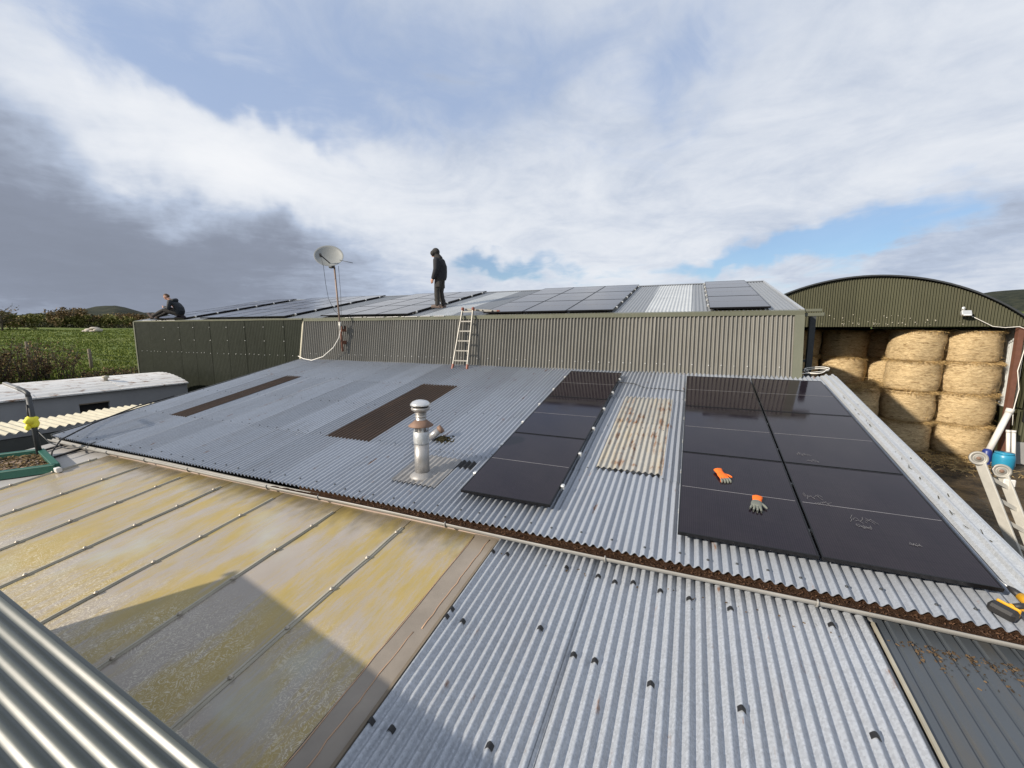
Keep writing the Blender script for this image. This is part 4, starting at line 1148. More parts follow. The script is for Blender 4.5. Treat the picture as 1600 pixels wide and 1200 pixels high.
stack(4.42, 20.1, 2, 'in the low stack nearest the shed', .04, 0, ['bottom', 'top'])
stack(6.02, 21.75, 4, 'in the shadowed back stack behind the tall ones', .04, 1)
stack(7.62, 21.85, 4, 'in the hidden back stack behind the second one', .03, 0)
stack(4.40, 21.80, 4, 'in the darkest back stack nearest the shed', .04, 2)
def loose():
    m = MB(); rnd = random.Random(9)
    def fn(r):
        x = r.uniform(3.2, 9.6); y = 18.9 - abs(r.gauss(0, .9)); return Vector((x, y, ground(x, y) + .02 + .1 * max(0, 1 - (18.9 - y)))), Vector((r.gauss(0, 1), r.gauss(0, 1), .3))
    straw_wisps(m, rnd, 2600, fn, .1, .35, .006)
    def fn2(r):
        x = r.uniform(5.6, 6.7); y = r.gauss(19.7, .3); return Vector((x, y, GZ + 2 * BH + r.uniform(.0, .16) + max(0, (x - 6.1)) * .4)), Vector((r.gauss(-.5, .6), r.gauss(-.6, .5), .2))
    straw_wisps(m, rnd, 1500, fn2, .08, .3, .006)
    o = stuff(m.build('loose_straw_litter', M['straw_loose'])); o['label'] = 'loose straw spilled on the ground and ledge in front of the bales'; o['category'] = 'straw'
loose()

# fittings on and beside the barn
fl2 = thing('floodlight', 'small silver floodlight on the right of the barn front', 'floodlight', (8.46, 18.9, .5))
MB().box((8.46, 18.82, .58), (.26, .12, .18), Matrix.Rotation(R(-25), 3, 'X'), .02).build('housing', M['alu'], fl2)
MB().box((8.46, 18.755, .56), (.20, .015, .13), Matrix.Rotation(R(-25), 3, 'X')).build('lens', M['lamp_glass'], fl2)
MB().bar((8.46, 18.99, .50), (8.46, 18.85, .48), .04, .04).build('bracket', M['steel_dark'], fl2)
MB().lathe([(.05, 0), (.05, .1), (.03, .14)], (8.40, 18.88, .66), 12).build('sensor', M['alu'], fl2)
o = MB().tube([(8.58, 18.9, .52), (8.85, 18.92, .36), (9.2, 18.92, .14), (9.5, 18.92, .10), (9.80, 18.86, .13), (9.96, 18.85, .05), (9.99, 18.84, -.6), (9.90, 18.82, -1.3), (9.99, 18.8, -1.9), (9.93, 18.8, -2.6), (9.97, 18.8, -3.1)], .012, 6).build('white_cable', M['white_cable'])
o['label'] = 'white cable running from the floodlight down the rusty barn post'; o['category'] = 'cable'
ad = thing('side_building', 'olive corrugated building wall at the right edge beside the barn', 'building', (12.6, 19, GZ))
wr = Plane((0, 19.1, 0), (1, 0, 0), (0, 0, 1))
for i in range(5): corr(wr, 10.28 + i * 1.1, 10.28 + (i + 1) * 1.1 + (.03 if i < 4 else 0), GZ + .75, .0, amp=-.011, seg=6, lift=-.0012 * (i % 2)).build('wall_sheet', M['barn_green'], ad)
MB().box((13.1, 19.16, GZ + .36), (5.7, .16, .76)).build('plinth', M['block'], ad)
MB().box((10.36, 19.03, -2.45), (.10, .06, 1.1)).build('door_edge', M['black'], ad)
MB().box((10.75, 19.03, -1.92), (.9, .06, .06)).build('door_track', M['black'], ad)
MB().box((13.1, 22.2, .02), (5.8, 6.2, .06)).build('roof', M['galv_shed'], ad)
MB().box((10.33, 22.2, (GZ - .05) / 2), (.06, 6.0, -.05 - GZ)).build('side_wall', M['barn_green'], ad)
t = thing('downpipe', 'thick pale plastic pipe leaning from the barn post to the ground', 'pipe', (9.4, 18.7, -3.9))
MB().tube([(9.86, 18.82, -2.62), (9.36, 18.55, -4.0)], .085, 14).build('pipe', M['pipe_white'], t)
MB().tube([(9.88, 18.83, -2.56), (9.84, 18.81, -2.70)], .10, 14).build('collar', M['pipe_white'], t)
for k, (x, lab) in enumerate(((9.86, 'left one of two slim white pipes standing by the barn post'), (9.99, 'right one of two slim white pipes standing by the barn post'))):
    t = thing('white_pipe', lab, 'pipe', (x, 18.7, GZ), 'white pipes by the barn post')
    MB().tube([(x + .06, 18.62, GZ), (x, 18.74, -3.30)], .05, 12).build('pipe', M['pipe_white'], t)
    MB().lathe([(.058, 0), (.058, .08)], (x, 18.74, -3.34), 12).build('cap', M['pipe_white'], t)
t = thing('blue_drum', 'turquoise plastic drum standing on the ground by the white pipes', 'drum', (9.52, 18.1, GZ))
MB().lathe([(.20, 0), (.24, .05), (.25, .30), (.25, .42), (.23, .50), (.21, .52)], (9.52, 18.1, GZ), 24).build('drum_body', M['blue'], t)
MB().lathe([(.22, .52), (.22, .56), (.0, .57)], (9.52, 18.1, GZ), 24).build('lid', M['blue'], t)
o = MB().lathe([(.12, 0), (.13, .1), (.12, .50), (.08, .56), (.0, .58)], (9.26, 18.4, GZ), 20).build('dark_blue_can', M['blue_dark']); o['label'] = 'small dark blue can behind the turquoise drum'; o['category'] = 'can'
# coil of white cable at the corner of the shed
pts = []
for k in range(44):
    a = k / 44 * 2 * math.pi * 1.6; r = .17 + .03 * math.sin(k * .7)
    pts.append((2.33 + r * math.cos(a) * 1.1, 9.78 + r * math.sin(a) * .8, -.80 + .05 * math.sin(a + .6) + .0012 * k))
o = MB().tube([(2.0, 9.62, -.84), (2.1, 9.66, -.83)] + pts, .008, 6).build('cable_coil', M['white_cable']); o['label'] = 'loose coil of white cable at the shed corner'; o['category'] = 'cable'
# wire across the roof between the arrays
o = MB().tube([ROOF.p(-1.27, V1(8.55), .06), ROOF.p(-1.0, V1(8.62), .03), ROOF.p(-.75, V1(8.42), .016), ROOF.p(-.4, V1(8.40), .02), ROOF.p(-.02, V1(8.30), .03)], .007, 5).build('black_wire', M['black']); o['label'] = 'thin black wire lying across the bare roof between the two arrays'; o['category'] = 'wire'

# ------------------------------------------------------------------ buildings on the left
wb = thing('white_roofed_shed', 'long grey walled shed with white rust patched roof on the left', 'building', (-17.6, 3.5, GZ))
def white_shed():
    x1, x0, y0, y1 = -16.17, -18.9, -6.0, 8.78
    n = 8
    def arc(f): return -1.80 + .30 * math.sin(math.pi * min(1, f * 1.0)) ** .9
    ys = [y0 + (y1 - y0) * i / n for i in range(n + 1)]
    for i, (a, b) in enumerate(zip(ys, ys[1:])):
        m = MB(); N = 42; vs = []
        for y in (a + .004, b - .004):
            for k in range(N + 1):
                f = k / N; hip = .0
                x = x1 + .10 + (x0 - x1 - .2) * f
                vs.append((x, y, arc(f) + .010 * math.cos(f * 2 * math.pi * 14) + .004 * (i % 2)))
        w = N + 1
        m.add(vs, [(k + 1, k, w + k, w + k + 1) for k in range(N)], True)
        m.add([(v[0], a + .004, v[2]) for v in vs[:w]] + [(v[0], a + .004, v[2] - .03) for v in vs[:w]], [(k, k + 1, w + k + 1, w + k) for k in range(N)])
        m.add([(vs[0][0], a, vs[0][2]), (vs[0][0], b, vs[0][2]), (vs[0][0], b, vs[0][2] - .04), (vs[0][0], a, vs[0][2] - .04)], [(0, 3, 2, 1)])
        m.build('roof_sheet', M['white_roof'], wb)
    # wall facing the yard with one opening
    def wall(ya, yb, za, zb): MB().box((x1 - .08, (ya + yb) / 2, (za + zb) / 2), (.16, yb - ya, zb - za)).build('wall', M['render'], wb)
    wall(y0, 5.94, GZ, -1.84); wall(6.62, y1, GZ, -1.84); wall(5.94, 6.62, GZ, -2.55); wall(5.94, 6.62, -2.13, -1.84)
    MB().box((x1 - .10, 6.28, -2.34), (.04, .68, .42)).build('window_pane', M['dark'], wb)
    for z in (-2.55, -2.13): MB().box((x1 - .03, 6.28, z), (.08, .70, .035)).build('window_frame', M['timber_post'], wb)
    pts = [(x1 - .2, y1 - .05), (x0 + .05, y1 - .05)]
    MB().box(((x0 + x1) / 2 - .05, y1 - .08, (GZ - 1.82) / 2), (x1 - x0 - .3, .16, -1.82 - GZ)).build('end_wall', M['render'], wb)
    vs = [(x1 + .10 + (x0 - x1 - .2) * k / 20, y1 - .02, arc(k / 20)) for k in range(21)]
    MB().add(vs + [(v[0], v[1], -1.84) for v in vs], [(k, k + 1, 22 + k, 21 + k) for k in range(20)]).build('end_gable', M['render'], wb)
    MB().lathe([(.05, 0), (.05, .14), (.09, .14), (.08, .20), (0, .22)], (-16.9, 6.9, -1.62), 14).build('roof_vent', M['cement_roof'], wb)
    MB().lathe([(.05, 0), (.045, .12), (.10, .10), (.09, .13), (0, .14)], (-16.9, 4.3, -1.62), 14).build('roof_vent', M['rust_collar'], wb)
white_shed()
cr = thing('cement_roofed_shed', 'low shed with cream corrugated cement roof between the white roof and the galvanised roof', 'building', (-13.9, 5.5, GZ))
def cement_shed():
    x0, x1 = -13.75, -12.62
    for i in range(7):
        a = 2.2 + i * 1.0; b = a + 1.0
        pl = Plane((x0 - .09 * (i % 2), 0, -2.02), (0, 1, 0), (1, 0, -.035)); pl.n = -pl.n if pl.n.z < 0 else pl.n
        m = corr(pl, a, b, 0, x1 - x0 + .12 + .09 * (i % 2), pitch=.146, amp=.027, seg=10, lift=.006 * (i % 2))
        m.build('roof_sheet', M['cement_roof'], cr)
    MB().box((x1 - .05, 5.6, (GZ - 2.2) / 2), (.12, 6.9, -2.2 - GZ)).build('wall', M['dark_wall'], cr)
    MB().box(((x0 + x1) / 2, 2.2, (GZ - 2.2) / 2), (x1 - x0, .12, -2.2 - GZ)).build('wall', M['render'], cr)
    MB().box((x1 + .03, 5.6, -2.55), (.05, 6.9, .06)).build('wall_rail', M['timber_post'], cr)
cement_shed()
lp = thing('lamp_pole', 'dark bent lamp pole with a yellow cloth tied round it on the left', 'lamp post', (-10.645, 3.3, -2.27))
MB().tube([(-10.64, 3.3, -2.28), (-10.70, 3.3, -1.62), (-10.735, 3.3, -1.16)], .040, 12).build('pole', M['steel_dark'], lp)
MB().tube([(-10.735, 3.3, -1.17), (-10.76, 3.3, -1.10), (-10.86, 3.3, -1.07), (-11.1, 3.3, -1.03)], .036, 12).build('arm', M['steel_dark'], lp)
MB().bar((-11.02, 3.3, -1.045), (-11.62, 3.3, -.965), .07, .045, bev=.01).build('lamp_head', M['lead'], lp)
MB().bar((-11.05, 3.3, -1.07), (-11.6, 3.3, -.995), .05, .012).build('lamp_lens', M['lamp_glass'], lp)
MB().tube([(-10.72, 3.26, -1.3), (-10.66, 3.24, -1.42), (-10.69, 3.25, -1.58)], .012, 6).build('conduit', M['black'], lp)
def cloth():
    m = MB(); rnd = random.Random(3)
    def jit(q): return q * (1 + .35 * noise.noise((q.x * 30, q.y * 30, q.z * 30)))
    m.lathe([(.045, -.10), (.075, -.07), (.085, -.02), (.07, .03), (.08, .07), (.05, .10)], (-10.695, 3.29, -1.62), 18, None, jit)
    m.lathe([(.0, -.06), (.05, -.03), (.065, .01), (.04, .06), (0, .08)], (-10.60, 3.22, -1.585), 14, None, jit)
    m.lathe([(.0, -.05), (.03, -.02), (.04, .02), (.0, .06)], (-10.63, 3.2, -1.70), 12, None, jit)
    o = m.build('yellow_cloth', M['yellow']); o['label'] = 'bright yellow cloth knotted round the bent lamp pole'; o['category'] = 'cloth'
cloth()
def cables():
    a = MB().tube([(-10.64, 3.32, -1.78), (-10.5, 3.4, -2.0), (-10.2, 3.5, -2.1), (-9.95, 3.62, -2.08), (-9.8, 3.75, -2.0)], .010, 6).build('pole_cable', M['steel_dark'])
    a['label'] = 'thin cable sagging from the lamp pole to the roof corner'; a['category'] = 'cable'
    b = MB().tube([(-10.0, 3.2, -2.26), (-10.15, 3.3, -2.1), (-10.35, 3.5, -1.95), (-11.0, 4.2, -1.86), (-11.55, 5.2, -1.72), (-11.62, 6.0, -1.60)], .014, 6).build('roof_cable', M['black'])
    b['label'] = 'black cable looping up along the left verge of the galvanised roof'; b['category'] = 'cable'
cables()
gf = thing('green_trough', 'green painted timber tray holding dead leaves on the grey sheets at the left edge', 'tray', (-10.4, 2.85, -2.3))
def tray():
    P = [LOW.p(-9.42, V2(3.10), .0), LOW.p(-10.72, V2(3.36), .0), LOW.p(-11.5, V2(2.75), .0), LOW.p(-10.3, V2(2.36), .0)]
    for a, b in zip(P, P[1:] + P[:1]): MB().bar(a + LOW.n * .07, b + LOW.n * .07, .09, .13, LOW.n, .006).build('side_board', M['green_wood'], gf)
    MB().add([p + LOW.n * .03 for p in P], [(0, 1, 2, 3)]).build('tray_floor', M['fascia'], gf)
    m = MB(); rnd = random.Random(8)
    for k in range(900):
        a, b = rnd.random(), rnd.random(); p = P[0].lerp(P[1], a).lerp(P[3].lerp(P[2], a), b) + LOW.n * (.04 + .05 * rnd.random())
        d = Vector((rnd.gauss(0, 1), rnd.gauss(0, 1), rnd.gauss(0, .3))).normalized() * rnd.uniform(.01, .05); s = d.cross(Vector((rnd.gauss(0, .3), rnd.gauss(0, .3), 1))).normalized() * rnd.uniform(.006, .02)
        m.add([p - d - s, p + d - s, p + d + s, p - d + s], [(0, 1, 2, 3)])
    stuff(m.build('dead_leaves', M['leaf_b'], gf))
    MB().box(LOW.p(-9.34, V2(3.08), .05), (.10, .07, .08), LOW.rot(), .01).build('corner_block', M['pipe_white'], gf)
tray()

# ------------------------------------------------------------------ tools left on the roof
def finger(m, base, d, L, r, bend, n):
    pts = [base]; dd = d.normalized(); ax = dd.cross(n).normalized()
    for k in range(3):
        pts.append(pts[-1] + dd * L / 3); dd = (Matrix.Rotation(bend, 3, ax) @ dd)
    q = []; rs = []
    for k, p in enumerate(pts): q.append(p); rs.append(r * (1.0, 1.02, .95, .80)[k])
    q.append(pts[-1] + dd * r * .7); rs.append(r * .35)
    m.tube([q[0] - d.normalized() * .01] + q, [rs[0]] + rs, 10)
def glove(lab, cx, cy, ang, flip, s=1.0):
    """work glove lying on a panel: knitted orange cuff, grey coated palm and fingers"""
    pl = ROOF; n = pl.n
    fx = pl.u * math.cos(ang) + pl.v * math.sin(ang); fy = n.cross(fx)
    base = pl.p(cx, V1(cy), .1225)
    P = lambda a, b, h: base + fx * a * s + fy * b * s + n * h * s
    g = thing('work_glove', lab, 'glove', base, 'pair of work gloves on the right array')
    def slab(m, stations):
        vs = []; seg = 16
        for a, w, h, z in stations:
            for k in range(seg):
                t = 2 * math.pi * k / seg
                vs.append(P(a, w * math.cos(t) * (1 + .06 * noise.noise((a * 40, t, 1))), z + h * math.sin(t) + .004 * noise.noise((a * 50, t * 2, 3))))
        k0 = len(stations)
        m.add(vs, [(i * seg + k, i * seg + (k + 1) % seg, (i + 1) * seg + (k + 1) % seg, (i + 1) * seg + k) for i in range(k0 - 1) for k in range(seg)], True)
        b = len(m.v) - k0 * seg
        m.f += [tuple(b + k for k in reversed(range(seg))), tuple(b + (k0 - 1) * seg + k for k in range(seg))]; m.sm += [False, False]
    m = MB(); slab(m, [(-.005, .038, .016, .020), (.02, .046, .017, .021), (.05, .050, .018, .022), (.085, .049, .017, .022), (.10, .046, .014, .020)])
    for i, (b, L, r, a0) in enumerate(((-.036, .062, .0105, -.20), (-.012, .078, .0115, -.06), (.013, .082, .0115, .05), (.036, .074, .011, .20))):
        d = fx * math.cos(a0) + fy * math.sin(a0); finger(m, P(.092, b, .019), d * s, L * s, r * s, (-.22 if not flip else -.5), n)
    finger(m, P(.035, .046, .018), (fx * .75 + fy * .75) * s, .062 * s, .0125 * s, -.12, n)
    hand = m.build('hand', M['orange' if flip else 'glove_grey'], g)
    vg = hand.modifiers.new('Remesh', 'REMESH'); vg.mode = 'VOXEL'; vg.voxel_size = .0035; vg.use_smooth_shade = True
    sm = hand.modifiers.new('Smooth', 'SMOOTH'); sm.iterations = 3; sm.factor = .5
    m = MB(); slab(m, [(-.075, .044, .020, .024), (-.07, .047, .022, .025), (-.04, .043, .019, .022), (-.012, .040, .017, .021), (.004, .041, .0175, .021)])
    m.build('cuff', M['orange'], g)
    if flip:
        m = MB()
        for i, (b, L, r, a0) in enumerate(((-.036, .05, .0125, -.22), (-.012, .06, .0135, -.06), (.013, .064, .0135, .05), (.036, .058, .013, .22))):
            d = fx * math.cos(a0) + fy * math.sin(a0); finger(m, P(.128, b + .3 * .05 * a0, .017), d * s, L * .75 * s, r * s, -.55, n)
        m.build('finger_coating', M['glove_grey'], g)
    else:
        m = MB()
        for i, (b, L, r, a0) in enumerate(((-.036, .062, .0112, -.20), (-.012, .078, .0122, -.06), (.013, .082, .0122, .05), (.036, .074, .0117, .20))):
            d = fx * math.cos(a0) + fy * math.sin(a0)
            tip = P(.092, b, .013) + (d * (L * .92) * s)
            m.lathe([(0, -.010), (.0105, -.004), (.0115, .002), (.008, .009), (0, .012)], tip - n * .004, 10, d)
        m.build('fingertips', M['glove_dark'], g)
glove('orange backed glove lying crumpled near the middle of the right array', .405, 5.18, R(-70), True, 1.02)
glove('grey palmed glove with orange cuff and spread fingers lower on the right array', .715, 4.70, R(-100), False, 1.02)
dr = thing('cordless_drill', 'black and yellow cordless drill lying on the galvanised roof near the gutter', 'drill', ROOF.p(2.17, V1(3.95), .03))
def drill():
    P = lambda u, v, h=0: ROOF.p(u + .085, V1(v - .115), h)
    # battery end to the left, handle, body to the right
    a = P(2.03, 4.00, .050)
    o = MB().bar(P(2.01, 4.03, .050), P(2.105, 3.925, .052), .085, .075, ROOF.n, .018).build('battery', M['tool_black'], dr)
    MB().bar(P(2.06, 4.06, .052), P(2.140, 3.965, .055), .018, .070, ROOF.n, .006).build('battery_clip', M['tool_yellow'], dr)
    MB().tube([P(2.10, 4.02, .055), P(2.17, 4.035, .060), P(2.25, 4.05, .062)], [.026, .024, .028], 14).build('handle', M['tool_yellow'], dr)
    MB().tube([P(2.13, 4.02, .070), P(2.17, 4.03, .078), P(2.22, 4.04, .084)], [.020, .021, .019], 12).build('grip', M['tool_black'], dr)
    MB().tube([P(2.30, 3.93, .062), P(2.285, 3.99, .062), P(2.26, 4.08, .062), P(2.235, 4.16, .062)], [.034, .038, .038, .030], 18).build('motor_body', M['tool_yellow'], dr)
    for v in (3.965, 4.02, 4.07): MB().tube([P(2.296 - (v - 3.95) * .31, v - .006, .063), P(2.293 - (v - 3.95) * .31, v + .006, .063)], .0405, 18).build('vent_band', M['tool_black'], dr)
    MB().tube([P(2.236, 4.158, .062), P(2.222, 4.21, .062), P(2.212, 4.245, .062)], [.026, .023, .012], 16).build('chuck', M['tool_black'], dr)
    MB().tube([P(2.213, 4.24, .062), P(2.19, 4.33, .060)], .004, 8).build('drill_bit', M['alu'], dr)
    MB().tube([P(2.31, 3.90, .062), P(2.30, 3.935, .062)], [.028, .036], 16).build('rear_cap', M['tool_black'], dr)
drill()

# ------------------------------------------------------------------ people
def remeshed(m, name, mat, parent, vox, it=4):
    o = m.build(name, mat, parent)
    r = o.modifiers.new('Remesh', 'REMESH'); r.mode = 'VOXEL'; r.voxel_size = vox; r.use_smooth_shade = True
    s = o.modifiers.new('Smooth', 'SMOOTH'); s.iterations = it; s.factor = .5
    return o
def ball(m, c, rx, ry=None, rz=None, seg=14):
    ry = ry or rx; rz = rz or rx
    c = Vector(c)
    vs = []; n = 9
    for j in range(n + 1):
        a = math.pi * j / n
        for k in range(seg):
            t = 2 * math.pi * k / seg
            vs.append(c + Vector((rx * math.sin(a) * math.cos(t), ry * math.sin(a) * math.sin(t), -rz * math.cos(a))))
    m.add(vs, [(j * seg + k, j * seg + (k + 1) % seg, (j + 1) * seg + (k + 1) % seg, (j + 1) * seg + k) for j in range(n) for k in range(seg)], True)
def chain(m, pts, rs, seg=14):
    m.tube(pts, rs, seg)
    ball(m, pts[0], rs[0], seg=seg); ball(m, pts[-1], rs[-1], seg=seg)
def oval(m, stations, seg=20):
    """stations: centre, half width (y), half depth (x)"""
    vs = []
    for c, w, d in stations:
        for k in range(seg):
            t = 2 * math.pi * k / seg; vs.append((c[0] + d * math.cos(t), c[1] + w * math.sin(t), c[2]))
    n = len(stations)
    m.add(vs, [(i * seg + k, i * seg + (k + 1) % seg, (i + 1) * seg + (k + 1) % seg, (i + 1) * seg + k) for i in range(n - 1) for k in range(seg)], True)
    b = len(m.v) - n * seg
    m.f += [tuple(b + k for k in reversed(range(seg))), tuple(b + (n - 1) * seg + k for k in range(seg))]; m.sm += [False, False]
def hand(m, wrist, d, side, s=1.0):
    """relaxed hand: palm, four curled fingers of different length, thumb from the side of the palm"""
    wrist = Vector(wrist); d = Vector(d).normalized(); side = Vector(side).normalized(); nrm = d.cross(side).normalized()
    chain(m, [wrist, wrist + d * .045 * s], [.028 * s, .036 * s], 10); chain(m, [wrist + d * .045 * s - side * .016, wrist + d * .085 * s - side * .02], [.020 * s, .020 * s], 10)
    chain(m, [wrist + d * .045 * s + side * .016, wrist + d * .085 * s + side * .02], [.020 * s, .020 * s], 10)
    for k, L in enumerate((.060, .072, .078, .068)):
        b = wrist + d * .09 * s + side * (-.030 + .020 * k) * s
        p1 = b + d * L * .5 * s; p2 = p1 + (d * .8 + nrm * .5).normalized() * L * .35 * s; p3 = p2 + (d * .4 + nrm * .9).normalized() * L * .25 * s
        chain(m, [b, p1, p2, p3], [.0098 * s, .0094 * s, .0088 * s, .008 * s], 8)
    b = wrist + d * .035 * s + side * .030 * s; p1 = b + (d * .7 + side * .7).normalized() * .035 * s; p2 = p1 + (d * .95 + nrm * .3).normalized() * .032 * s
    chain(m, [b, p1, p2], [.014 * s, .012 * s, .010 * s], 8)
def head(m, c, fwd, up, s=1.0):
    """skull, jaw, nose, brow, ears; fwd and up already orthogonal"""
    c = Vector(c); f = Vector(fwd).normalized(); u = Vector(up); u = (u - f * u.dot(f)).normalized(); l = u.cross(f)
    q = lambda a, b, h: c + f * a * s + l * b * s + u * h * s
    ball(m, q(-.010, 0, .030), .092 * s); ball(m, q(.018, 0, .012), .080 * s, .070 * s, .085 * s)
    ball(m, q(.040, 0, -.055), .050 * s, .050 * s, .048 * s); ball(m, q(.060, 0, -.082), .026 * s)
    chain(m, [q(.096, 0, .012), q(.115, 0, -.022)], [.010 * s, .015 * s], 8)
    ball(m, q(.094, 0, -.055), .016 * s, .022 * s, .009 * s)
    chain(m, [q(.085, -.035, .034), q(.085, .035, .034)], [.013 * s, .013 * s], 8)
    for b in (-1, 1): ball(m, q(-.008, b * .082, -.005), .020 * s, .009 * s, .030 * s)
    return q
def stand_man():
    base = SHED.p(-7.16, VS(11.10), .012)
    g = thing('person', 'person standing on the shed roof in a dark hooded jacket and work trousers, head bowed', 'person', base)
    ang = R(192)
    rot = Matrix.Rotation(ang, 3, 'Z'); local(g); g.rotation_euler = (0, 0, ang)
    m = MB()
    # +x is forward; hips .90, shoulders 1.42
    hipL, hipR = Vector((-.02, .10, .90)), Vector((-.02, -.10, .90))
    kneeL, kneeR = Vector((.05, .11, .48)), Vector((.00, -.11, .48))
    ankL, ankR = Vector((.03, .12, .10)), Vector((-.07, -.11, .10))
    def leg(m, h, k, a, f): chain(m, [h, h.lerp(k, .5), k, k.lerp(a, .35), a], [r * f for r in (.095, .085, .062, .064, .045)])
    leg(m, hipL, kneeL, ankL, .92); leg(m, hipR, kneeR, ankR, .92)
    for a in (ankL, ankR): chain(m, [a + Vector((-.03, 0, -.05)), a + Vector((.14, .01, -.065))], [.04, .03])
    oval(m, [((-.02, 0, .84), .16, .11), ((-.02, 0, .98), .165, .115), ((0, 0, 1.12), .15, .11), ((.01, 0, 1.30), .19, .12), ((.02, 0, 1.42), .17, .10), ((.03, 0, 1.48), .07, .06)])
    shL, shR = Vector((.01, .20, 1.40)), Vector((.01, -.20, 1.40))
    elL, elR = Vector((.00, .27, 1.12)), Vector((-.02, -.27, 1.12)); wrL, wrR = Vector((.10, .265, .87)), Vector((.06, -.265, .87))
    for a, b, c in ((shL, elL, wrL), (shR, elR, wrR)): chain(m, [a, b, c], [.056, .044, .030])
    hand(m, wrL, (.3, 0, -1), (1, .1, 0)); hand(m, wrR, (.3, 0, -1), (1, -.1, 0))
    chain(m, [(.03, 0, 1.44), (.10, 0, 1.57)], [.060, .056])
    f = Vector((.80, .25, -.62)); head(m, (.13, .01, 1.63), f, (.5, 0, 1))
    remeshed(m, 'body', M['skin'], g, .009)
    # clothing
    m = MB()
    leg(m, hipL, kneeL, ankL + Vector((0, 0, -.02)), 1.3); leg(m, hipR, kneeR, ankR + Vector((0, 0, -.02)), 1.3)
    for a, k in ((ankL, kneeL), (ankR, kneeR)):
        chain(m, [a + Vector((0, 0, .12)), a + Vector((.005, 0, .0))], [.072, .078]); ball(m, a.lerp(k, .35) + Vector((.03, 0, 0)), .07, .07, .05)
    oval(m, [((-.02, 0, .82), .17, .125), ((-.02, 0, .98), .178, .13), ((0, 0, 1.05), .17, .125)])
    for s in (1, -1): m.box((-.02, s * .20, .70), (.16, .05, .20), Matrix.Rotation(.1 * s, 3, 'X'), .02)
    remeshed(m, 'trousers', M['trousers'], g, .012)
    m = MB()
    oval(m, [((-.03, 0, .84), .21, .17), ((-.04, 0, .93), .225, .19), ((-.04, 0, 1.08), .225, .20), ((-.04, 0, 1.25), .245, .195), ((-.02, 0, 1.38), .235, .165), ((.02, 0, 1.46), .15, .11), ((.05, 0, 1.52), .09, .09)])
    for a, b, c in ((shL, elL, wrL), (shR, elR, wrR)): chain(m, [a, b, c.lerp(b, .06)], [.098, .084, .062])
    ball(m, (-.10, 0, 1.36), .09, .16, .12)
    remeshed(m, 'jacket', M['jacket_black'], g, .013, 3)
    m = MB()
    c = Vector((.115, .008, 1.645)); fn = f.normalized()
    ball(m, c - fn * .025 + Vector((0, 0, .02)), .122, .115, .125); chain(m, [(.0, 0, 1.47), (.07, 0, 1.57)], [.12, .10])
    ball(m, c + fn * .055 + Vector((0, 0, .03)), .105, .115, .095)
    remeshed(m, 'hood', M['trousers'], g, .012, 3)
    for a in (ankL, ankR):
        m = MB(); chain(m, [a + Vector((-.045, 0, -.045)), a + Vector((.06, .005, -.045)), a + Vector((.17, .012, -.055))], [.052, .050, .042]); chain(m, [a + Vector((-.02, 0, -.04)), a + Vector((-.01, 0, .05))], [.055, .056])
        m.box(a + Vector((.06, .005, -.09)), (.31, .105, .024), None, .01)
        remeshed(m, 'boot', M['boot'], g, .009, 2)
stand_man()
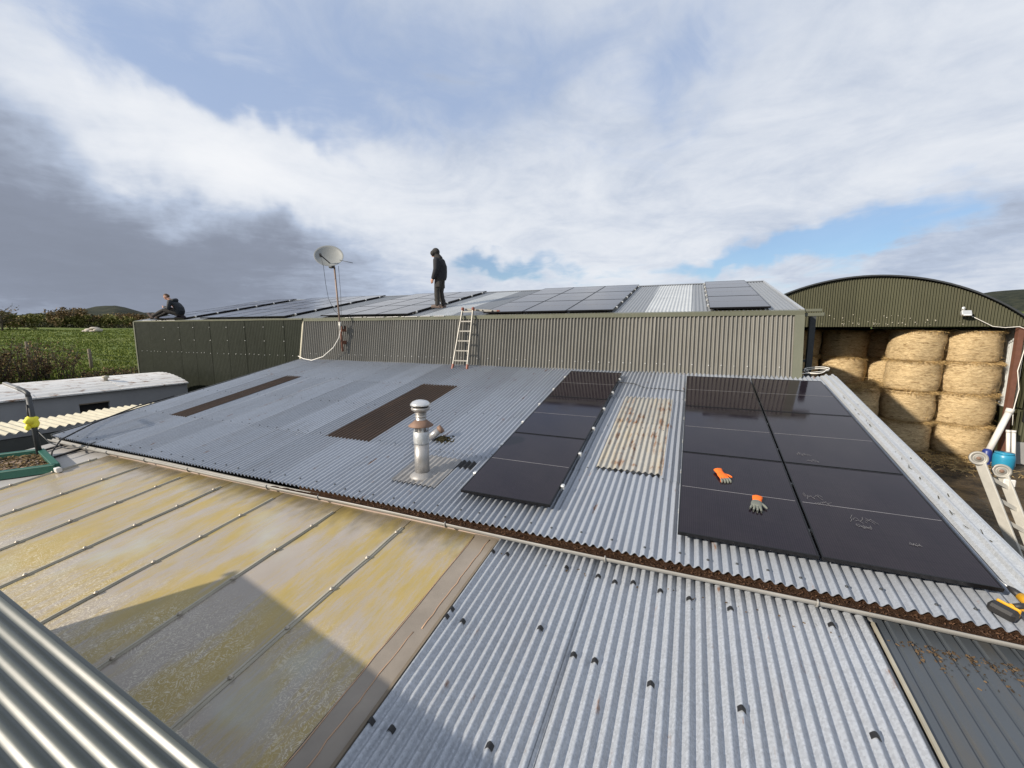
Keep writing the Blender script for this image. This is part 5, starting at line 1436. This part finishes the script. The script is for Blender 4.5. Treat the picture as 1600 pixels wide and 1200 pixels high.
def sit_man():
    base = SHED.p(-18.85, VS(10.20), .10)
    g = thing('person', 'person sitting on the shed eave in a dark navy jacket, bare head bent', 'person', base)
    ang = R(216); local(g); g.rotation_euler = (0, 0, ang)
    m = MB()
    hipL, hipR = Vector((.0, .10, .10)), Vector((.0, -.10, .10))
    kneeL, kneeR = Vector((.44, .14, .20)), Vector((.42, -.16, .14)); ankL, ankR = Vector((.84, .12, -.04)), Vector((.83, -.16, -.05))
    def leg(m, h, k, a, f): chain(m, [h, h.lerp(k, .5), k, k.lerp(a, .35), a], [r * f for r in (.098, .088, .064, .064, .046)])
    leg(m, hipL, kneeL, ankL, .92); leg(m, hipR, kneeR, ankR, .92)
    for a in (ankL, ankR): chain(m, [a + Vector((.0, 0, -.01)), a + Vector((.10, .0, .10))], [.04, .03])
    oval(m, [((-.02, 0, .02), .17, .12), ((-.02, 0, .16), .165, .12), ((.03, 0, .30), .15, .11), ((.10, 0, .44), .19, .12), ((.17, 0, .55), .16, .10), ((.21, 0, .60), .07, .06)])
    shL, shR = Vector((.16, .20, .52)), Vector((.16, -.20, .52)); elL, elR = Vector((.20, .27, .26)), Vector((.20, -.27, .26)); wrL, wrR = Vector((.40, .12, .33)), Vector((.41, -.10, .32))
    for a, b, c in ((shL, elL, wrL), (shR, elR, wrR)): chain(m, [a, b, c], [.056, .044, .030])
    hand(m, wrL, (.7, -.6, .1), (.4, .5, .6), .95); hand(m, wrR, (.7, .6, .1), (.4, -.5, .6), .95)
    chain(m, [(.19, 0, .56), (.29, 0, .67)], [.060, .056])
    f = Vector((.72, .0, -.70)); q = head(m, (.34, 0, .73), f, (.7, 0, .7))
    remeshed(m, 'body', M['skin'], g, .009)
    m = MB(); ball(m, q(-.022, 0, .048), .090, .090, .080); ball(m, q(-.05, 0, .0), .062, .076, .07)
    remeshed(m, 'hair', M['hair'], g, .010, 2)
    m = MB(); leg(m, hipL, kneeL, ankL, 1.15); leg(m, hipR, kneeR, ankR, 1.15); oval(m, [((-.03, 0, -.02), .19, .14), ((-.03, 0, .10), .19, .14), ((-.01, 0, .22), .17, .13)])
    remeshed(m, 'trousers', M['trousers'], g, .012)
    m = MB()
    oval(m, [((-.04, 0, .05), .20, .15), ((-.06, 0, .18), .21, .165), ((-.03, 0, .33), .215, .17), ((.05, 0, .47), .225, .155), ((.14, 0, .57), .16, .12), ((.20, 0, .62), .10, .09)])
    for a, b, c in ((shL, elL, wrL), (shR, elR, wrR)): chain(m, [a, b, c.lerp(b, .1)], [.088, .072, .052])
    remeshed(m, 'jacket', M['jacket_navy'], g, .013, 3)
    m = MB(); chain(m, [(.06, -.09, .60), (.03, 0, .60), (.06, .09, .60)], [.065, .085, .065]); chain(m, [(.16, -.10, .60), (.06, -.11, .60)], [.05, .06]); chain(m, [(.16, .10, .60), (.06, .11, .60)], [.05, .06])
    remeshed(m, 'hood', M['jacket_navy'], g, .012, 3)
    for a in (ankL, ankR):
        m = MB(); chain(m, [a + Vector((-.01, 0, -.03)), a + Vector((.05, 0, .02)), a + Vector((.11, 0, .11))], [.052, .050, .042]); m.box(a + Vector((.085, .0, .02)), (.03, .10, .26), Matrix.Rotation(R(35), 3, 'Y'), .01)
        remeshed(m, 'boot', M['boot'], g, .010, 2)
sit_man()

# ------------------------------------------------------------------ pasture: posts, hedge, trees, stones
def post(x, y, h, lean, lab):
    z = ground(x, y)
    t = thing('fence_post', lab, 'fence post', (x, y, z), 'timber fence posts in the pasture')
    MB().lathe([(.085, -.3), (.083, h * .5), (.080, h), (.05, h + .02)], (x, y, z), 12, (lean, 0, 1)).build('post', M['timber_post'], t)
    m = MB()
    for k in (.55, .8): m.box((x + lean * h * k, y - .085, z + h * k), (.05, .02, .03))
    m.build('staples', M['steel_dark'], t)
post(-33.15, 12.95, 1.25, -.05, 'shorter timber fence post to the right of the hedge')
post(-37.0, 11.65, 1.55, -.06, 'taller timber fence post rising out of the hedge')
wires = thing('fence_wire', 'thin fence wires strung between the timber posts', 'wire', (-35, 12.3, -2))
for f in (.55, .8):
    a = Vector((-33.15, 12.87, ground(-33.15, 12.95) + 1.25 * f)); b = Vector((-37.0, 11.57, ground(-37, 11.65) + 1.5 * f))
    MB().tube([a + (a - b) * 1.5, a, a.lerp(b, .5) - Vector((0, 0, .03)), b, b + (b - a)], .004, 4).build('wire', M['steel_dark'], wires)
def shrub(x, y, h, w, n_st, n_lf, seed, lab):
    rnd = random.Random(seed); z = ground(x, y)
    t = thing('hedge_shrub', lab, 'shrub', (x, y, z), 'thin brown hedge shrubs at the left edge')
    m = MB(); lf = MB()
    for k in range(n_st):
        a = rnd.uniform(0, 6.28); r = math.sqrt(rnd.random()) * w; bx, by = x + r * .6 * math.cos(a), y + r * math.sin(a)
        hh = h * rnd.uniform(.45, 1.1) * (1 - .25 * r / w); tip = Vector((bx + rnd.gauss(0, .35), by + rnd.gauss(0, .35), z + hh))
        p0 = Vector((bx, by, z - .1)); mid = p0.lerp(tip, .5) + Vector((rnd.gauss(0, .08), rnd.gauss(0, .08), 0))
        m.tube([p0, mid, tip], [.022, .014, .005], 5)
        for q in range(4):
            f = rnd.uniform(.3, .9); b = p0.lerp(mid, f * 2) if f < .5 else mid.lerp(tip, f * 2 - 1)
            e = b + Vector((rnd.gauss(0, .25), rnd.gauss(0, .25), rnd.uniform(.1, .45))); m.tube([b, e], [.009, .004], 4)
            for j in range(n_lf):
                p = b.lerp(e, rnd.random()) + Vector((rnd.gauss(0, .09), rnd.gauss(0, .09), rnd.gauss(0, .09)))
                if rnd.random() > 1.15 - .75 * (p.z - z) / h:  continue
                d = Vector((rnd.gauss(0, 1), rnd.gauss(0, 1), rnd.gauss(0, .7))).normalized(); s = d.cross(Vector((rnd.gauss(0, 1), rnd.gauss(0, 1), rnd.gauss(0, 1)))).normalized()
                L = rnd.uniform(.03, .075)
                lf.add([p - d * L, p + s * L * .55, p + d * L, p - s * L * .55], [(0, 1, 2, 3)])
    m.build('stems', M['bark'], t); lf.build('foliage', M['leaf_hedge'], t)
shrub(-29.6, 5.2, 2.9, 2.1, 60, 9, 1, 'leftmost bare topped shrub of the hedge, cut by the frame')
shrub(-29.8, 7.5, 2.9, 2.0, 64, 10, 2, 'middle shrub of the hedge below the tall fence post')
shrub(-29.6, 9.6, 2.4, 1.5, 55, 10, 3, 'right hand shrub of the hedge nearest the short fence post')
shrub(-28.5, 12.0, .8, 1.5, 40, 9, 4, 'low scrubby growth at the foot of the short fence post')
def tree(x, y, h, w, mat, seed, lab, bare=False, trunk_f=.25):
    rnd = random.Random(seed); z = ground(x, y)
    t = thing('field_tree', lab, 'tree', (x, y, z), 'trees along the far edge of the pasture')
    m = MB(); m.tube([(x, y, z - .3), (x + .1, y, z + h * .3), (x, y + .1, z + h * .62)], [h * .035, h * .026, h * .012], 8)
    lf = MB(); L = []
    for k in range(16 if bare else 11):
        a = rnd.uniform(0, 6.28); f = rnd.uniform(.2, .6); b = Vector((x, y, z + h * f))
        e = b + Vector((math.cos(a) * w * rnd.uniform(.25, .5), math.sin(a) * w * rnd.uniform(.25, .5), h * rnd.uniform(.12, .42))); L.append(e)
        m.tube([b, b.lerp(e, .5) + Vector((0, 0, .05 * h)), e], [h * .012, h * .008, h * .003], 5)
        for q in range(6 if bare else 2):
            s = b.lerp(e, rnd.uniform(.4, 1)); m.tube([s, s + Vector((rnd.gauss(0, .09), rnd.gauss(0, .09), rnd.uniform(.02, .16))) * h], [h * .005, h * .002], 4)
    m.build('trunk', M['bark'], t)
    cl = [(Vector((x, y, z + h * (trunk_f + (1 - trunk_f) * .5))) + Vector((rnd.gauss(0, .30) * w, rnd.gauss(0, .30) * w, rnd.gauss(0, .20) * h))) for _ in range(16)] + L
    for c in cl:
        r = rnd.uniform(.10, .2) * min(w, h)
        for k in range(8 if bare else 60):
            p = c + Vector((rnd.gauss(0, 1), rnd.gauss(0, 1), rnd.gauss(0, .8))) * r * .75
            if p.z < z + h * trunk_f * .5 or p.z > z + h * 1.03: continue
            d = Vector((rnd.gauss(0, 1), rnd.gauss(0, 1), rnd.gauss(0, 1))).normalized(); s = d.cross(Vector((rnd.gauss(0, 1), rnd.gauss(0, 1), rnd.gauss(0, 1)))).normalized()
            q = rnd.uniform(.12, .34) * (.6 if bare else 1); lf.add([p - d * q, p + s * q * .6, p + d * q, p - s * q * .6], [(0, 1, 2, 3)])
    lf.build('crown', mat, t)
def at_px(px, F):                                             # ground point seen under a picture column at a distance
    d = view_dir(px, 517); k = F / math.hypot(d.x, d.y); return d.x * k, d.y * k
TREES = [(4, 118, 6.6, 4.5, 'leaf_b', True, 'bare twiggy tree at the far left edge of the pasture'), (27, 125, 4.6, 7, 'leaf_a', False, 'pale olive round tree beside the bare one'), (44, 150, 4.0, 6, 'leaf_a', False, 'low olive tree to the right of the bare tree'),
         (96, 170, 3.2, 7, 'leaf_c', False, 'low dark bush left of the brown topped tree'), (116, 150, 6.4, 8, 'leaf_b', False, 'tall brown topped tree in the middle of the far tree line'), (104, 150, 3.6, 5, 'leaf_a', False, 'small olive tree at the foot of the brown topped tree'), (131, 175, 6.4, 6, 'leaf_c', False, 'dark tree just right of the brown topped tree'),
         (147, 150, 4.6, 7, 'leaf_a', False, 'rounded olive tree above the pale stones'), (161, 180, 6.0, 7, 'leaf_c', False, 'dark tree right of the pale stones'), (176, 180, 6.2, 6, 'leaf_c', False, 'dark upright tree near the shed corner'), (186, 150, 4.0, 6, 'leaf_a', False, 'olive bush left of the shed corner'),
         (199, 165, 6.4, 7, 'leaf_b', False, 'russet tree beside the shed corner'), (216, 160, 5.6, 8, 'leaf_b', False, 'russet tree behind the shed corner and the sitting man'), (-14, 130, 5, 8, 'leaf_b', False, 'brown tree just outside the left edge'), (68, 185, 3.4, 9, 'leaf_c', False, 'low dark thicket under the hill')]
for i, (px, F, h, w, mt, bare, lab) in enumerate(TREES):
    x, y = at_px(px, F); tree(x, y, h * .72, w, M[mt], 20 + i, lab, bare, .12)
def far_hedge():
    m = MB(); rnd = random.Random(12)
    for k in range(3600):
        px = rnd.uniform(-40, 240); F = rnd.uniform(150, 172); x, y = at_px(px, F); z = ground(x, y) + abs(rnd.gauss(0, .45))
        d = Vector((rnd.gauss(0, 1), rnd.gauss(0, 1), rnd.gauss(0, 1))).normalized(); s = d.cross(Vector((rnd.gauss(0, 1), rnd.gauss(0, 1), rnd.gauss(0, 1)))).normalized(); q = rnd.uniform(.12, .3)
        p = Vector((x, y, z)); m.add([p - d * q, p + s * q * .6, p + d * q, p - s * q * .6], [(0, 1, 2, 3)])
    o = stuff(m.build('far_hedgerow', M['leaf_c'])); o['label'] = 'dark hedgerow along the far edge of the pasture'; o['category'] = 'hedge'
far_hedge()
st = thing('stone_heap', 'heap of pale stone slabs at the top of the pasture', 'stones', (*at_px(146, 112), 0))
def stones():
    x, y = at_px(146, 112); z = ground(x, y); rnd = random.Random(6)
    for k, (dx, dz, sx, sz) in enumerate(((-1.0, .35, 1.5, .8), (.3, .75, 1.5, .5), (1.1, .4, 1.0, .7), (-1.7, .2, 1.0, .4), (.2, .2, 1.2, .5))):
        m = MB(); def_j = lambda q: Vector((q.x * sx / 2, q.y * .7, q.z * sz / 2)) * (1 + .3 * noise.noise((q.x * 1.5 + k, q.y * 1.5, q.z * 2)))
        m.lathe([(0, -1), (.75, -.8), (1, -.2), (.95, .4), (.6, .85), (0, 1)], (x + dx * .95, y + dx * .2, z + dz), 12, None, def_j).build('stone', M['stone'], st)
stones()
def grass_tufts():
    m = MB(); rnd = random.Random(14)
    for k in range(13000):
        px = rnd.uniform(-20, 215); F = 24 + 105 * rnd.random() ** 1.7; x, y = at_px(px, F)
        z = ground(x, y)
        for j in range(3):
            a = rnd.uniform(0, 6.28); hh = rnd.uniform(.06, .2) * (1.6 if F < 34 else 1); w = .012 + .0006 * F
            p = Vector((x + rnd.gauss(0, .08), y + rnd.gauss(0, .08), z)); s = Vector((math.cos(a), math.sin(a), 0)) * w; e = Vector((rnd.gauss(0, .06), rnd.gauss(0, .06), hh))
            m.add([p - s, p + s, p + e], [(0, 1, 2)])
    o = stuff(m.build('grass_tufts', M['blade'])); o['label'] = 'tufts of rough grass in the pasture'; o['category'] = 'grass'
grass_tufts()
